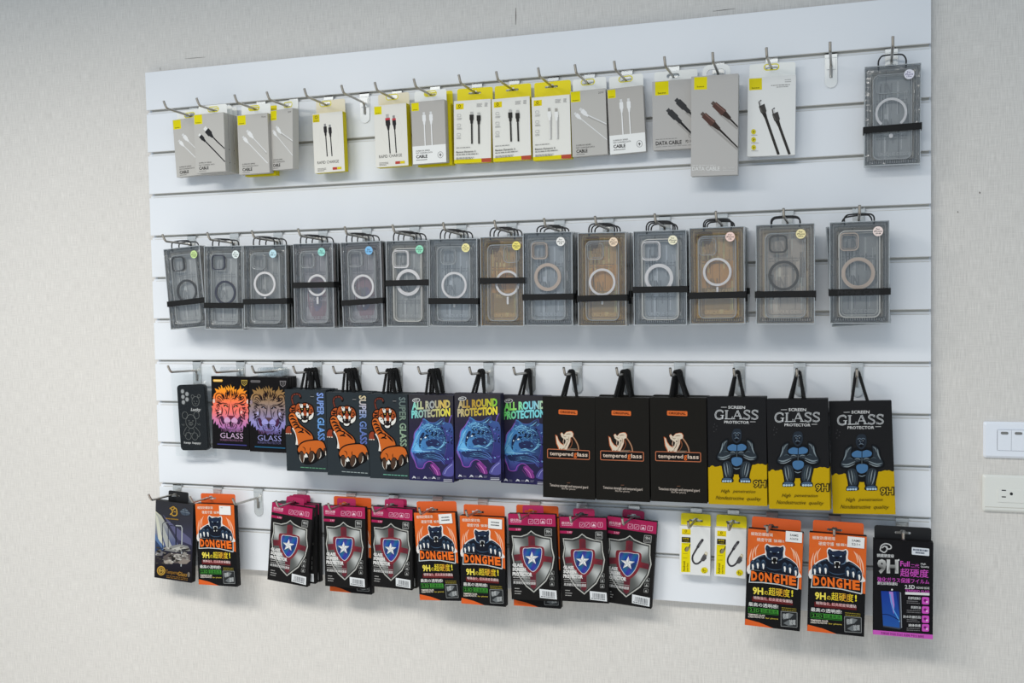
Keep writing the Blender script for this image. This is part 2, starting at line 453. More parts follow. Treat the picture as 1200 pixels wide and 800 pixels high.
def art_adapter():
    A = Art(.0615, .0993, [(57, 171), (400, 203), (396, 739), (63, 709)]); A.sheet((238, 238, 236))
    A.rect(82, 207, 182, 268, (236, 210, 20), .08); A.ring(128, 233, 9, 12, 6, (80, 70, 10)); A.text('baseus', 98, 252, 165, 262, (80, 70, 10), .02, .08)
    A.rect(82, 296, 180, 356, (50, 44, 24), .08); A.text('OTG', 94, 306, 160, 322, (214, 190, 30), .03, .08); A.text('USB', 106, 334, 160, 350, (150, 134, 30), .02, .08)
    A.rect(80, 362, 180, 690, (238, 220, 14), .03)
    A.lines(96, 370, 160, 1, 6, 6, (150, 136, 20), .05)
    A.stroke([(176, 380), (166, 420), (150, 450), (128, 455), (122, 432), (140, 410)], 12, (70, 64, 20), False, 4); A.blob([(132, 420), (156, 405), (166, 430), (146, 460), (126, 455)], (150, 140, 110))
    A.lines(98, 480, 150, 1, 6, 5, (170, 150, 14), .03); A.lines(98, 530, 150, 1, 6, 5, (170, 150, 14), .03, 4)
    A.text('Android', 100, 570, 124, 684, (120, 106, 10), .02, 0, 0, -90); A.text('series', 138, 590, 158, 684, (150, 132, 12), .01, 0, 0, -90)
    cab = smooth([(262, 412), (232, 462), (206, 512), (206, 560), (232, 596), (268, 594), (300, 566)], 6, False)
    A.stroke(cab, 19, (66, 64, 68))
    A.stroke([(258, 420), (282, 378), (312, 338)], 30, (62, 60, 64)); A.ell(312, 336, 15, 13, (62, 60, 64), 14); A.stroke([(270, 398), (302, 346)], 8, (112, 110, 114)); A.stroke([(276, 405), (306, 358)], 3, (150, 148, 150))
    A.poly([(292, 556), (318, 506), (356, 522), (358, 542), (330, 572), (306, 572)], (84, 82, 84)); A.poly([(318, 506), (334, 488), (362, 508), (356, 524)], (104, 102, 104))
    A.poly([(334, 490), (348, 464), (368, 480), (360, 508)], (214, 196, 150)); A.poly([(342, 488), (350, 474), (360, 482), (354, 496)], (238, 236, 230))
    A.ell(334, 673, 37, 34, (232, 214, 20)); A.stroke([(322, 652), (322, 690)], 10, (150, 134, 14)); A.stroke([(312, 668), (352, 680)], 9, (160, 144, 14)); A.ell(340, 696, 8, 8, (170, 152, 14), 10)
    return A.mesh('adapter_print')

def art_lion(grey):
    A = Art(.100 if not grey else .105, .171, [(24, 48), (368, 52), (376, 732), (32, 733)])
    A.sheet((20, 18, 20))
    if not grey: g = ramp([(130, (255, 178, 40)), (220, (255, 140, 50)), (300, (255, 122, 92)), (380, (248, 122, 116)), (460, (214, 130, 172)), (560, (164, 112, 180))])
    else: g = ramp([(130, (140, 108, 60)), (220, (160, 124, 84)), (300, (150, 128, 116)), (380, (146, 130, 150)), (460, (152, 146, 204)), (560, (120, 114, 176))])
    mane = [(28, 400), (34, 360), (25, 330), (45, 322), (32, 290), (56, 285), (40, 250), (52, 215), (72, 198), (56, 162), (100, 178), (92, 146), (118, 168), (115, 128), (138, 165), (150, 150), (168, 185), (160, 138), (185, 165), (178, 128), (205, 165), (205, 122), (222, 160), (240, 138), (238, 175), (262, 165), (258, 190), (292, 158), (298, 128), (306, 168), (334, 160), (320, 188), (357, 178), (336, 208), (360, 215), (352, 250), (372, 262), (358, 290), (374, 320), (360, 335), (376, 370), (366, 390), (374, 425), (362, 450), (370, 490), (352, 480), (345, 520), (325, 500), (318, 545), (298, 520), (285, 555), (262, 560), (250, 545), (240, 572), (215, 560), (195, 577), (180, 555), (160, 567), (148, 545), (128, 547), (112, 525), (93, 537), (85, 495), (70, 512), (62, 470), (43, 503), (45, 450), (27, 462)]
    A.poly(mane, g, 26)
    D = (26, 14, 22)
    rd = random.Random(3)
    for k in range(64):                                         # hair lines of the mane
        a = 2 * PI * k / 64 + rd.uniform(-.05, .05)
        r0 = rd.uniform(92, 112); r1 = rd.uniform(128, 168)
        ex, ey = 1.0, 1.12
        p = [(208 + ex * r0 * math.cos(a), 350 + ey * r0 * math.sin(a)), (208 + ex * (r0 + r1) / 2 * math.cos(a + .07), 350 + ey * (r0 + r1) / 2 * math.sin(a + .07)), (208 + ex * r1 * math.cos(a + .02), 350 + ey * r1 * math.sin(a + .02))]
        A.stroke(p, rd.uniform(5, 9.5), D, False, 4, True)
    for sx in (-1, 1):
        X = lambda x: 208 + sx * (208 - x)
        A.stroke([(X(62), 275), (X(70), 222), (X(105), 208), (X(132), 240)], 7, D, False, 5, True)
        A.stroke([(X(80), 262), (X(92), 236), (X(112), 240), (X(126), 262)], 6, D, False, 5, True)
        A.blob([(X(40), 270), (X(56), 262), (X(60), 292), (X(44), 300)], (235, 200, 190) if not grey else (150, 130, 140))
        A.stroke([(X(70), 318), (X(110), 305), (X(150), 296)], 8, D, False, 4, True)
        A.stroke([(X(138), 330), (X(160), 320), (X(186), 338)], 15, D, False, 4, True); A.ell(X(162), 328, 5, 4, (240, 210, 150) if not grey else (170, 170, 190), 8)
        A.stroke([(X(132), 312), (X(160), 300), (X(190), 318)], 5, D, False, 4, True)
        A.stroke([(X(196), 300), (X(190), 350), (X(182), 400), (X(172), 425)], 6, D, False, 4, True)
        A.stroke([(X(150), 352), (X(168), 380), (X(160), 410)], 5, D, False, 4, True)
        A.blob([(X(122), 420), (X(140), 440), (X(150), 490), (X(128), 490), (X(112), 450)], (70, 36, 66))
        A.blob([(X(206), 462), (X(176), 430), (X(146), 452), (X(150), 480), (X(178), 490)], (212, 160, 200) if not grey else (158, 154, 214))
        A.stroke([(X(208), 470), (X(190), 482), (X(158), 478)], 5, D, False, 4, True)
        A.blob([(X(96), 372), (X(112), 366), (X(120), 388), (X(104), 396)], (246, 176, 170) if not grey else (170, 165, 205))
        A.stroke([(X(200), 168), (X(192), 210), (X(200), 250)], 7, D, False, 4, True)
        A.stroke([(X(165), 190), (X(160), 230), (X(176), 270)], 7, D, False, 4, True)
    for sx in (-1, 1):
        X = lambda x: 208 + sx * (208 - x)
        for p, w in (([(198, 262), (176, 250), (150, 262)], 7), ([(120, 330), (128, 370), (118, 420)], 7), ([(60, 350), (84, 400), (80, 450)], 8), ([(96, 440), (110, 490), (128, 520)], 8), ([(150, 500), (164, 530), (186, 545)], 6), ([(190, 226), (176, 212), (172, 186)], 6)): A.stroke([(X(x), y) for x, y in p], w, D, False, 4, True)
    A.poly([(176, 416), (240, 416), (210, 456)], (110, 40, 62) if not grey else (84, 60, 70)); A.stroke([(209, 450), (209, 474)], 5, D)
    A.stroke([(175, 512), (209, 520), (244, 512)], 4, (120, 70, 110)); A.stroke([(209, 240), (209, 300)], 8, D, False, 1, True)
    pc = (168, 118, 160) if not grey else (110, 104, 160)
    A.text('TEMPERED', 108, 536, 322, 566, ramp([(108, (96, 60, 92)), (322, pc)], 0), .02)
    A.text('GLASS', 108, 578, 322, 628, (206, 176, 206) if not grey else (150, 150, 205), -.004)
    A.text('SCREEN PROTECTOR', 106, 636, 320, 655, (128, 92, 122) if not grey else (96, 92, 132), .01)
    A.rect(80, 682, 356, 692, (66, 66, 130) if not grey else (40, 96, 130))
    A.rbox(46, 78, 136, 100, (244, 190, 88) if not grey else (108, 104, 106), 9); A.lines(56, 86, 128, 1, 5, 6, (252, 226, 170) if not grey else (80, 78, 80))
    ic = (176, 150, 70) if not grey else (120, 116, 118)
    A.poly([(310, 80), (368, 80), (362, 118), (338, 138), (314, 118)], ic); A.poly([(318, 88), (360, 88), (356, 114), (338, 128), (320, 114)], (24, 22, 22)); A.stroke([(328, 96), (352, 96), (338, 118), (330, 104)], 6, ic)
    return A.mesh('lion_print')

def art_tiger(var):
    A = Art(.1055, .1862, [(32, 37), (400, 35), (408, 727), (47, 730)])
    A.sheet((45, 52, 57))
    O = (198, 100, 38); O2 = (150, 68, 40); K = (16, 14, 14); Wt = (228, 226, 220)
    A.ell(280, 92, 17, 17, (34, 38, 42)); A.rect(264, 89, 296, 95, (130, 130, 130))
    A.stroke([(112, 168), (98, 120), (104, 88), (134, 72), (166, 78), (178, 102), (168, 108)], 22, K, False, 5); A.stroke([(112, 168), (98, 120), (104, 88), (134, 74), (166, 80), (174, 98)], 13, (112, 52, 40), False, 5)
    for p in ((100, 110), (112, 84), (134, 74), (158, 78)): A.ell(p[0], p[1], 3, 7, K, 8)
    A.blob([(36, 372), (56, 342), (92, 346), (90, 386), (102, 414), (64, 420), (36, 414)], K); A.blob([(42, 374), (60, 350), (86, 352), (84, 386), (94, 408), (64, 414), (42, 408)], (142, 62, 40))
    for x in (42, 62, 84): A.ell(x, 412, 9, 5, (200, 190, 180), 10)
    A.blob([(70, 205), (98, 165), (136, 160), (158, 190), (130, 240), (84, 246)], K); A.blob([(78, 206), (102, 174), (132, 170), (146, 190), (122, 230), (88, 236)], (178, 84, 38))
    A.blob([(60, 268), (88, 226), (140, 244), (166, 312), (222, 358), (276, 400), (296, 452), (250, 480), (190, 520), (152, 546), (128, 480), (112, 400), (78, 336)], K, 5)
    A.stroke([(104, 360), (130, 402), (142, 450), (138, 502)], 18, Wt, False, 5); A.stroke([(128, 500), (150, 502)], 6, Wt)
    A.blob([(70, 270), (94, 236), (134, 254), (158, 318), (214, 366), (266, 406), (284, 450), (244, 468), (186, 500), (158, 528), (146, 470), (126, 396), (90, 332)], O, 5)
    for a, b, c in (((72, 268), (96, 258), (118, 268)), ((80, 296), (104, 284), (140, 300)), ((92, 322), (124, 310), (152, 322)), ((106, 346), (134, 330), (166, 346)), ((118, 372), (150, 352), (182, 366)), ((176, 356), (196, 372), (182, 388)), ((204, 372), (236, 396), (268, 424)), ((150, 400), (178, 392), (206, 402)), ((86, 190), (106, 196), (122, 190)), ((84, 214), (104, 216), (124, 206))):
        A.stroke([a, b, c], 15, K, False, 5, True)
    A.blob([(140, 556), (160, 500), (206, 468), (280, 452), (344, 450), (384, 470), (402, 520), (404, 556), (380, 600), (330, 630), (280, 660), (215, 668), (172, 640), (152, 596)], K, 5)
    A.blob([(148, 545), (168, 506), (212, 478), (280, 464), (340, 462), (374, 478), (390, 512), (392, 538), (372, 542), (348, 522), (322, 540), (306, 572), (286, 552), (262, 552), (244, 578), (226, 562), (206, 580), (190, 556), (172, 556), (160, 568)], O, 5)
    for x0, y0, x1, y1, w in ((184, 570, 190, 656, 46), (268, 562, 260, 652, 50), (336, 540, 330, 620, 40), (386, 530, 394, 582, 26)):
        A.poly([(x0 - w / 2, y0 + 20), (x0 - w / 4, y0 - 8), (x0 + w / 4, y0 - 8), (x0 + w / 2, y0 + 24), (x1 + w / 4, y1 - 18), (x1, y1), (x1 - w / 3, y1 - 22)], (74, 54, 42))
        A.stroke([(x0 + w / 2 - 4, y0 + 14), (x0 + w / 2 - 4, y0 + 50), (x1 + 6, y1 - 4)], 6, (226, 220, 210), False, 4, True)
    A.stroke([(164, 586), (168, 626), (186, 654)], 5, (226, 220, 210), False, 4, True)
    A.poly([(206, 604), (216, 574), (228, 580), (240, 606), (228, 604), (222, 612)], Wt)
    A.stroke([(190, 520), (210, 530), (216, 560)], 7, K, False, 4, True); A.stroke([(262, 520), (258, 540), (266, 556)], 7, K, False, 4, True)
    # head
    A.blob([(124, 190), (150, 146), (190, 148), (214, 140), (244, 146), (284, 166), (302, 214), (294, 264), (262, 292), (228, 318), (196, 316), (160, 288), (130, 254)], K, 5)
    A.blob([(132, 192), (152, 156), (186, 158), (214, 150), (244, 156), (278, 176), (292, 216), (282, 250), (252, 262), (216, 262), (174, 268), (140, 246)], (168, 82, 40), 5)
    A.blob([(170, 190), (196, 184), (208, 200), (200, 226), (186, 240), (176, 214)], K); A.blob([(256, 188), (232, 184), (222, 200), (230, 226), (242, 238), (252, 214)], K)
    A.ell(190, 200, 6, 4, (220, 190, 90), 8, 15); A.ell(240, 199, 6, 4, (220, 190, 90), 8, -15)
    A.blob([(166, 236), (186, 244), (196, 280), (190, 300), (172, 280)], K); A.blob([(262, 240), (246, 246), (236, 280), (240, 292), (256, 276)], K)
    A.blob([(170, 156), (196, 160), (200, 184), (178, 188)], Wt); A.blob([(232, 156), (250, 164), (248, 186), (228, 186)], Wt)
    A.blob([(132, 234), (152, 222), (170, 240), (184, 268), (180, 286), (152, 272), (136, 252)], Wt); A.blob([(246, 268), (270, 248), (292, 226), (288, 262), (268, 284), (250, 288)], Wt)
    A.blob([(184, 236), (198, 228), (206, 252), (192, 262)], Wt); A.blob([(234, 228), (246, 234), (246, 256), (232, 256)], Wt)
    A.blob([(176, 262), (204, 254), (242, 258), (250, 280), (230, 296), (196, 294)], (28, 18, 18))
    A.blob([(190, 290), (214, 296), (238, 288), (232, 306), (212, 312), (194, 306)], Wt)
    A.blob([(198, 218), (216, 212), (234, 218), (222, 236), (210, 236)], (148, 62, 40)); A.poly([(194, 258), (200, 258), (198, 276)], Wt); A.poly([(232, 258), (238, 258), (235, 276)], Wt)
    for s_ in (-1, 1):
        for a, b in (((34, 150), (30, 170)), ((76, 210), (58, 212)), ((14, 162), (10, 196)), ((54, 170), (40, 182)), ((66, 198), (48, 204)), ((70, 222), (50, 222)), ((62, 244), (46, 240)), ((26, 198), (40, 206)), ((4, 166), (4, 190))):
            A.stroke([(214 + s_ * a[0], a[1]), (214 + s_ * (a[0] + b[0]) / 2, (a[1] + b[1]) / 2 + 2), (214 + s_ * b[0], b[1])], 8, K, False, 3, True)
    g = [ramp([(58, (128, 156, 222)), (240, (120, 150, 206)), (300, (110, 165, 225)), (460, (96, 132, 196))]), ramp([(58, (214, 196, 150)), (140, (190, 186, 200)), (260, (104, 132, 186)), (460, (92, 104, 168))]), ramp([(58, (104, 118, 120)), (200, (112, 130, 118)), (330, (150, 176, 150)), (460, (130, 150, 130))])][var]
    A.text('SUPER GLASS', 322, 58, 384, 458, g, .028, .02, 0, 90)
    A.lines(172, 690, 402, 1, 6, 7, [(96, 150, 120), (150, 160, 160), (110, 170, 150)][var], .01)
    return A.mesh('tiger_print')

def art_leopard(var):
    A = Art(.1042, .1868, [(32, 42), (407, 42), (407, 747), (35, 737)])
    A.poly(A.q, ramp([(42, (58, 56, 60)), (300, (46, 42, 62)), (747, (44, 42, 84))]), 120)
    g = [ramp([(60, (120, 214, 210)), (150, (206, 196, 140)), (230, (150, 160, 170)), (320, (226, 190, 90)), (390, (200, 190, 120))], 0), ramp([(60, (190, 180, 150)), (140, (176, 140, 60)), (240, (190, 160, 60)), (320, (190, 190, 60)), (385, (120, 210, 70))], 0), ramp([(60, (120, 230, 110)), (150, (170, 240, 120)), (230, (120, 215, 220)), (310, (150, 210, 230)), (385, (210, 230, 160))], 0)][var]  # iridescent foil sheen painted into the ink as a fixed gradient per box
    A.text('ALL ROUND', 60, 100, 382, 168, g, .05, -.075, 0.0)
    A.text('PROTECTION', 56, 170, 382, 238, ramp([(56, g(60, 0)), (200, g(250, 0)), (382, (240, 226, 70) if var != 2 else (130, 220, 230))], 0), .05, -.085, 0.0)
    A.ell(97, 88, 34, 17, (200, 200, 200), 18, -8); A.ell(97, 88, 27, 12, (52, 50, 56), 18, -8); A.lines(76, 84, 120, 1, 6, 9, (200, 200, 200), -.1, 2)
    def hg(X, Y):
        t = min(1, max(0, (X - 60) / 290)); a, b = (84, 160, 222), (48, 66, 112)
        k = max(0, min(1, (Y - 480) / 150))
        c = [a[i] + (b[i] - a[i]) * t for i in range(3)]
        return tuple(c[i] * (1 - k) + (70, 58, 128)[i] * k for i in range(3))
    for x in (0, 1):
        A.stroke([(366, 300), (350, 350), (362, 400), (344, 440), (372, 480), (360, 560), (392, 600)], 12 - 6 * x, [(92, 70, 150), (176, 140, 214)][x], False, 2)
    A.stroke([(395, 200), (372, 260), (392, 330), (380, 420), (398, 520)], 8, (110, 84, 170), False, 2)
    A.blob([(315, 690), (330, 640), (370, 600), (404, 560), (404, 690)], (84, 82, 150)); A.stroke([(330, 680), (350, 640), (396, 600)], 6, (150, 150, 210), False, 3)
    A.blob([(300, 270), (350, 262), (404, 300), (404, 560), (340, 600), (300, 560)], ramp([(260, (64, 92, 150)), (420, (52, 62, 122)), (600, (56, 48, 112))]), 4, 40)
    rq = random.Random(21)
    for k in range(26):
        x = rq.uniform(330, 398); y = rq.uniform(290, 560); A.ell(x, y, rq.uniform(3, 7), rq.uniform(5, 10), rq.choice(((24, 26, 54), (120, 160, 214), (96, 84, 170))), 8, rq.uniform(0, 90))
    sil = [(48, 492), (60, 450), (74, 400), (84, 350), (118, 308), (144, 262), (156, 232), (186, 248), (216, 262), (260, 260), (300, 234), (332, 224), (334, 258), (314, 290), (338, 330), (354, 400), (350, 470), (340, 520), (310, 572), (262, 578), (205, 578), (172, 604), (158, 638), (118, 642), (94, 630), (84, 590), (64, 560), (48, 522)]
    A.blob(sil, (108, 74, 160), 4); A.blob([(x + (5 if x < 200 else -2), y + 2) for x, y in sil], hg, 4, 30)
    A.blob([(326, 232), (328, 256), (306, 286), (282, 262), (304, 240)], (54, 62, 96)); A.blob([(154, 244), (182, 256), (172, 280), (152, 280)], (60, 84, 140))
    A.blob([(120, 450), (124, 396), (146, 352), (166, 352), (152, 396), (134, 436), (128, 474)], (30, 44, 78)); A.blob([(176, 424), (214, 400), (276, 408), (300, 446), (250, 462), (196, 462)], (40, 48, 88)); A.stroke([(152, 394), (178, 380), (204, 390)], 5, (24, 30, 54), False, 3)
    for q_ in ([(92, 400), (112, 360), (140, 326)], [(100, 430), (108, 396), (128, 362)], [(84, 446), (92, 416), (100, 396)], [(150, 300), (190, 282), (240, 284)], [(170, 320), (210, 306), (260, 316)], [(262, 286), (292, 268), (318, 244)], [(60, 480), (84, 446), (112, 430)], [(180, 480), (240, 474), (310, 490)], [(290, 470), (320, 440), (336, 400)], [(270, 480), (310, 460), (340, 430)]): A.stroke(q_, 5, (140, 206, 240), False, 4, True)
    A.blob([(76, 486), (100, 440), (124, 470), (146, 500), (112, 512)], (110, 182, 230)); A.stroke([(60, 496), (110, 494), (170, 500), (260, 500)], 6, (150, 206, 240), False, 4, True)
    A.blob([(86, 520), (150, 512), (240, 506), (326, 520), (312, 560), (250, 570), (190, 566), (140, 560), (108, 556)], (40, 52, 92))
    A.stroke([(70, 512), (92, 560), (98, 600), (110, 626), (150, 626), (164, 596), (196, 572)], 13, (60, 62, 130), False, 5)
    A.stroke([(54, 510), (72, 556), (88, 598), (106, 636), (150, 636), (168, 600), (206, 580), (244, 596), (292, 646)], 5, (158, 84, 182), False, 5)
    A.stroke([(76, 400), (84, 350), (120, 306), (146, 262)], 6, (140, 100, 190), False, 4)
    for y in (536, 550, 562): A.stroke([(150, y), (220, y - 14), (310, y + 10)], 4, (82, 128, 168), False, 4, True)
    for y0 in (520, 540, 560): A.stroke([(250, y0 - 10), (300, y0 + 4), (338, y0 + 50)], 5, (90, 120, 190), False, 4, True)
    A.blob([(212, 606), (250, 600), (288, 648), (300, 690), (262, 690), (236, 650)], (126, 58, 134)); A.stroke([(226, 612), (262, 650), (276, 690)], 4, (224, 140, 210), False, 3); A.stroke([(204, 628), (230, 660), (246, 684)], 4, (120, 60, 130), False, 3)
    rf = random.Random(12)
    for k in range(70):                                         # fur strokes that follow the head
        x = rf.uniform(110, 335); y = rf.uniform(270, 560); l = rf.uniform(14, 30); an = math.atan2(y - 440, x - 80) + rf.uniform(-.25, .25)
        A.stroke([(x, y), (x + l * .5 * math.cos(an), y + l * .5 * math.sin(an) - 2), (x + l * math.cos(an), y + l * math.sin(an))], 3.4, rf.choice(((126, 190, 230), (90, 146, 200), (32, 46, 84), (40, 56, 100))), False, 2, True)
    A.ell(176, 387, 9, 6, (226, 238, 246), 12, -20); A.ell(138, 400, 5, 7, (200, 224, 240), 12)
    rd = random.Random(5)
    for k in range(46):
        x = rd.uniform(180, 340); y = rd.uniform(300, 450)
        if y < 400 and (x - 260) ** 2 / 90 ** 2 + (y - 370) ** 2 / 85 ** 2 < 1: A.ell(x, y, rd.uniform(4, 9), rd.uniform(5, 11), (18, 22, 44), 8, rd.uniform(0, 90))
    for k in range(26):
        x = rd.uniform(150, 300); y = rd.uniform(270, 350); A.ell(x, y, 6, 3, (130, 190, 226), 7, rd.uniform(-40, 40))
    for k in range(18):
        x = rd.uniform(190, 330); y = rd.uniform(340, 440); A.stroke([(x, y), (x + 14, y + 8)], 4, (104, 160, 206), False, 1)
    for a, b, c in (((190, 470), (230, 462), (280, 480)), ((230, 330), (280, 310), (320, 330)), ((160, 300), (200, 290), (250, 300)), ((96, 420), (110, 380), (130, 345)), ((74, 470), (90, 420), (104, 390))):
        A.stroke([a, b, c], 6, (122, 186, 228), False, 4, True)
    for x in (78, 172, 245):
        A.poly([(x - 18, 722), (x - 4, 700), (x + 10, 706), (x + 18, 722), (x, 716)], (196, 196, 206)); A.lines(x + 26, 708, x + 56, 2, 9, 5, (120, 118, 140), 0, x)
    A.rect(326, 718, 398, 725, (150, 150, 166)); A.rect(326, 730, 398, 738, (180, 180, 190))
    return A.mesh('leopard_print')

def art_rhino():
    A = Art(.1125, .2115, [(35, 34), (395, 33), (398, 730), (38, 722)])
    A.sheet((27, 25, 22))
    A.rbox(146, 120, 276, 152, (214, 108, 52), 6, .02); A.text('ORIGINAL', 156, 128, 266, 145, (90, 36, 14), .04, .02)
    C = (216, 202, 182); E = (196, 104, 60)
    A.stroke([(236, 292), (262, 326), (280, 362), (285, 396)], 10, (136, 78, 50), False, 5); A.stroke([(238, 292), (263, 326), (280, 362), (285, 396)], 5, (170, 140, 112), False, 5)
    A.stroke([(228, 310), (240, 340), (232, 368), (214, 392)], 5, (136, 78, 50), False, 5); A.rect(206, 384, 270, 387, (150, 128, 108))
    A.poly([(123, 292), (138, 300), (148, 328), (162, 348), (182, 360), (196, 372), (178, 396), (146, 388), (130, 354)], E)
    A.poly([(128, 300), (136, 304), (145, 332), (160, 352), (180, 364), (190, 374), (174, 390), (150, 382), (135, 352)], C)
    head = [(158, 284), (168, 274), (182, 290), (200, 270), (226, 264), (240, 266), (250, 280), (248, 300), (230, 308), (228, 338), (214, 370), (202, 398), (180, 410), (150, 404), (145, 384), (166, 386), (182, 366), (176, 340), (180, 318), (166, 306)]
    A.poly(head, E); A.poly([(197 + (x - 197) * .94, 338 + (y - 338) * .955) for x, y in head], C)
    A.blob([(182, 320), (196, 330), (192, 352), (182, 358)], (168, 150, 130)); A.stroke([(160, 396), (180, 392), (196, 376)], 4, (150, 120, 96), False, 3, True)
    A.stroke([(176, 296), (190, 306), (200, 300)], 4, (120, 96, 80), False, 3, True); A.stroke([(208, 330), (202, 356), (186, 380)], 5, (130, 104, 84), False, 3, True); A.ell(206, 322, 5, 5, (50, 34, 26), 8); A.stroke([(196, 290), (214, 284), (232, 286)], 5, (136, 104, 80), False, 3, True); A.stroke([(214, 300), (218, 320), (214, 344)], 4, (150, 120, 96), False, 3, True); A.poly([(184, 320), (196, 330), (190, 352), (180, 350)], (40, 34, 30)); A.stroke([(156, 398), (172, 392), (186, 380)], 4, (90, 66, 50), False, 3, True); A.ell(160, 388, 4, 3, (70, 50, 40), 7)
    A.rbox(70, 392, 358, 452, (24, 20, 20), 6, .01); A.box_line(70, 392, 358, 452, 5, (190, 112, 78), 6, .01)
    A.text('tempered', 86, 408, 246, 442, (226, 204, 186), .012, .01); A.text('g', 252, 413, 272, 448, (222, 108, 50), .015); A.text('lass', 276, 408, 346, 436, (226, 204, 186), .012, .01)
    A.lines(200, 392, 260, 1, 4, 4, (180, 160, 140))
    A.lines(206, 617, 228, 1, 4, 4, (130, 90, 70))
    A.text('Tenacious strength and tempered guard', 86, 628, 350, 652, (190, 178, 168), .015, .03); A.text('film for phone', 168, 652, 264, 668, (180, 168, 158), .012, .03)
    return A.mesh('rhino_print')

def art_gorilla():
    A = Art(.1142, .2152, [(57, 48), (446, 53), (480, 762), (85, 752)])
    A.sheet((30, 30, 32))
    rd = random.Random(2); top = []
    n = 34
    for i in range(n + 1):
        t = i / n; top.append((74 + (469 - 74) * t, 506 - 18 * t + rd.uniform(-6, 6)))
    A.poly(top + [(480, 762), (85, 752)], (194, 160, 10))
    Wt = (206, 206, 206)
    A.text('SCREEN', 200, 108, 312, 127, Wt, .02, .02); A.rect(152, 116, 190, 119, Wt); A.text('PROTECTOR', 176, 205, 342, 223, Wt, .02, .02); A.rect(348, 211, 384, 214, Wt)
    Wg = (200, 202, 204)
    def serif(pts, w=9, inl=True, sm=0):
        A.stroke(pts, w, Wg, False, sm)
        if inl: A.stroke(pts, w * .3, (40, 40, 42), False, sm)
    serif([(166, 148), (150, 138), (126, 144), (116, 166), (124, 188), (146, 194), (164, 186)], 10, True, 4); A.stroke([(166, 140), (166, 156)], 4, Wg); A.stroke([(164, 194), (164, 170)], 9, Wg); A.stroke([(150, 170), (174, 170)], 4, Wg)
    serif([(190, 140), (190, 192)], 11); A.stroke([(178, 139), (202, 139)], 4, Wg); A.stroke([(178, 193), (226, 193), (230, 178)], 5, Wg)
    A.stroke([(262, 138), (238, 192)], 4, Wg); serif([(262, 138), (288, 192)], 11); A.stroke([(248, 174), (280, 174)], 4, Wg); A.stroke([(228, 193), (248, 193)], 4, Wg); A.stroke([(276, 193), (302, 193)], 4, Wg)
    for ox in (0, 52):
        serif([(342 + ox, 150), (334 + ox, 140), (316 + ox, 140), (308 + ox, 152), (322 + ox, 164), (340 + ox, 174), (342 + ox, 188), (326 + ox, 195), (310 + ox, 190)], 9, True, 4); A.stroke([(344 + ox, 138), (344 + ox, 154)], 3, Wg); A.stroke([(306 + ox, 182), (306 + ox, 197)], 3, Wg)
    for k, (x, y) in enumerate(((112, 228), (106, 246), (124, 262), (110, 276), (128, 240))): A.ell(x, y, 3, 4, (70, 70, 72), 6)
    D = (44, 52, 60); K = (18, 20, 24); L = (124, 136, 142); Bl = (72, 114, 156); M = (70, 82, 90)
    P = lambda X: [(534 - x, y) for x, y in X]
    body = [(210, 345), (325, 345), (345, 400), (330, 480), (312, 548), (226, 548), (205, 480), (195, 400)]
    A.blob(body, K)
    leg = [(166, 484), (200, 462), (240, 478), (252, 540), (240, 588), (188, 592), (176, 545)]
    legi = [(174, 488), (202, 470), (232, 484), (242, 540), (230, 580), (194, 582), (184, 540)]
    for T in (lambda q: q, P):
        A.blob(T(leg), K); A.blob(T(legi), D)
        A.stroke(T([(184, 486), (192, 540), (204, 574)]), 8, L, False, 5, True); A.stroke(T([(214, 486), (224, 530), (222, 570)]), 9, M, False, 5, True); A.stroke(T([(200, 480), (208, 520), (212, 560)]), 5, (150, 160, 164), False, 5, True)
        A.blob(T([(168, 600), (180, 578), (236, 578), (250, 596), (240, 608), (178, 610)]), K); A.blob(T([(176, 590), (190, 580), (230, 582), (242, 596), (214, 600)]), (70, 92, 116))
        for x in (180, 196, 213, 230): A.ell(T([(x, 600)])[0][0], 601, 8, 7, (176, 200, 216), 9)
        arm = [(208, 322), (176, 330), (154, 356), (150, 396), (128, 430), (130, 462), (170, 474), (230, 446), (266, 420), (256, 396), (216, 404), (206, 372)]
        A.blob(T(arm), K); A.blob(T([(203, 332), (178, 340), (162, 362), (158, 398), (138, 430), (140, 454), (172, 464), (226, 436), (256, 414), (248, 404), (206, 418), (196, 376)]), D)
        A.stroke(T([(170, 350), (166, 384), (150, 420)]), 9, L, False, 4, True); A.stroke(T([(200, 336), (182, 350), (176, 372)]), 8, (110, 120, 124), False, 4, True); A.stroke(T([(140, 440), (176, 446), (230, 424)]), 9, L, False, 4, True); A.stroke(T([(150, 456), (184, 458), (224, 440)]), 5, (150, 160, 164), False, 4, True); A.stroke(T([(176, 410), (196, 404), (214, 416)]), 6, M, False, 4, True)
    A.blob([(204, 376), (234, 358), (266, 364), (298, 356), (328, 372), (318, 396), (268, 402), (214, 398)], Bl); A.stroke([(267, 362), (267, 404)], 5, K)
    for T in (lambda q: q, P):
        A.blob(T([(216, 412), (236, 400), (262, 410), (258, 424), (230, 430)]), D); A.stroke(T([(222, 414), (240, 408), (258, 416)]), 5, L, False, 3, True); A.stroke(T([(226, 424), (244, 418)]), 4, L, False, 1, True)
    A.blob([(234, 452), (266, 442), (302, 452), (300, 486), (266, 502), (238, 486)], Bl); A.stroke([(267, 404), (267, 446)], 5, (80, 90, 96)); A.stroke([(246, 512), (268, 520), (292, 512)], 6, L, False, 4, True)
    A.blob([(228, 300), (240, 264), (264, 256), (288, 264), (296, 300), (288, 334), (264, 352), (240, 336)], (40, 48, 58)); A.blob([(240, 296), (252, 284), (262, 288), (274, 284), (284, 296), (282, 326), (264, 340), (244, 328)], (28, 34, 44))
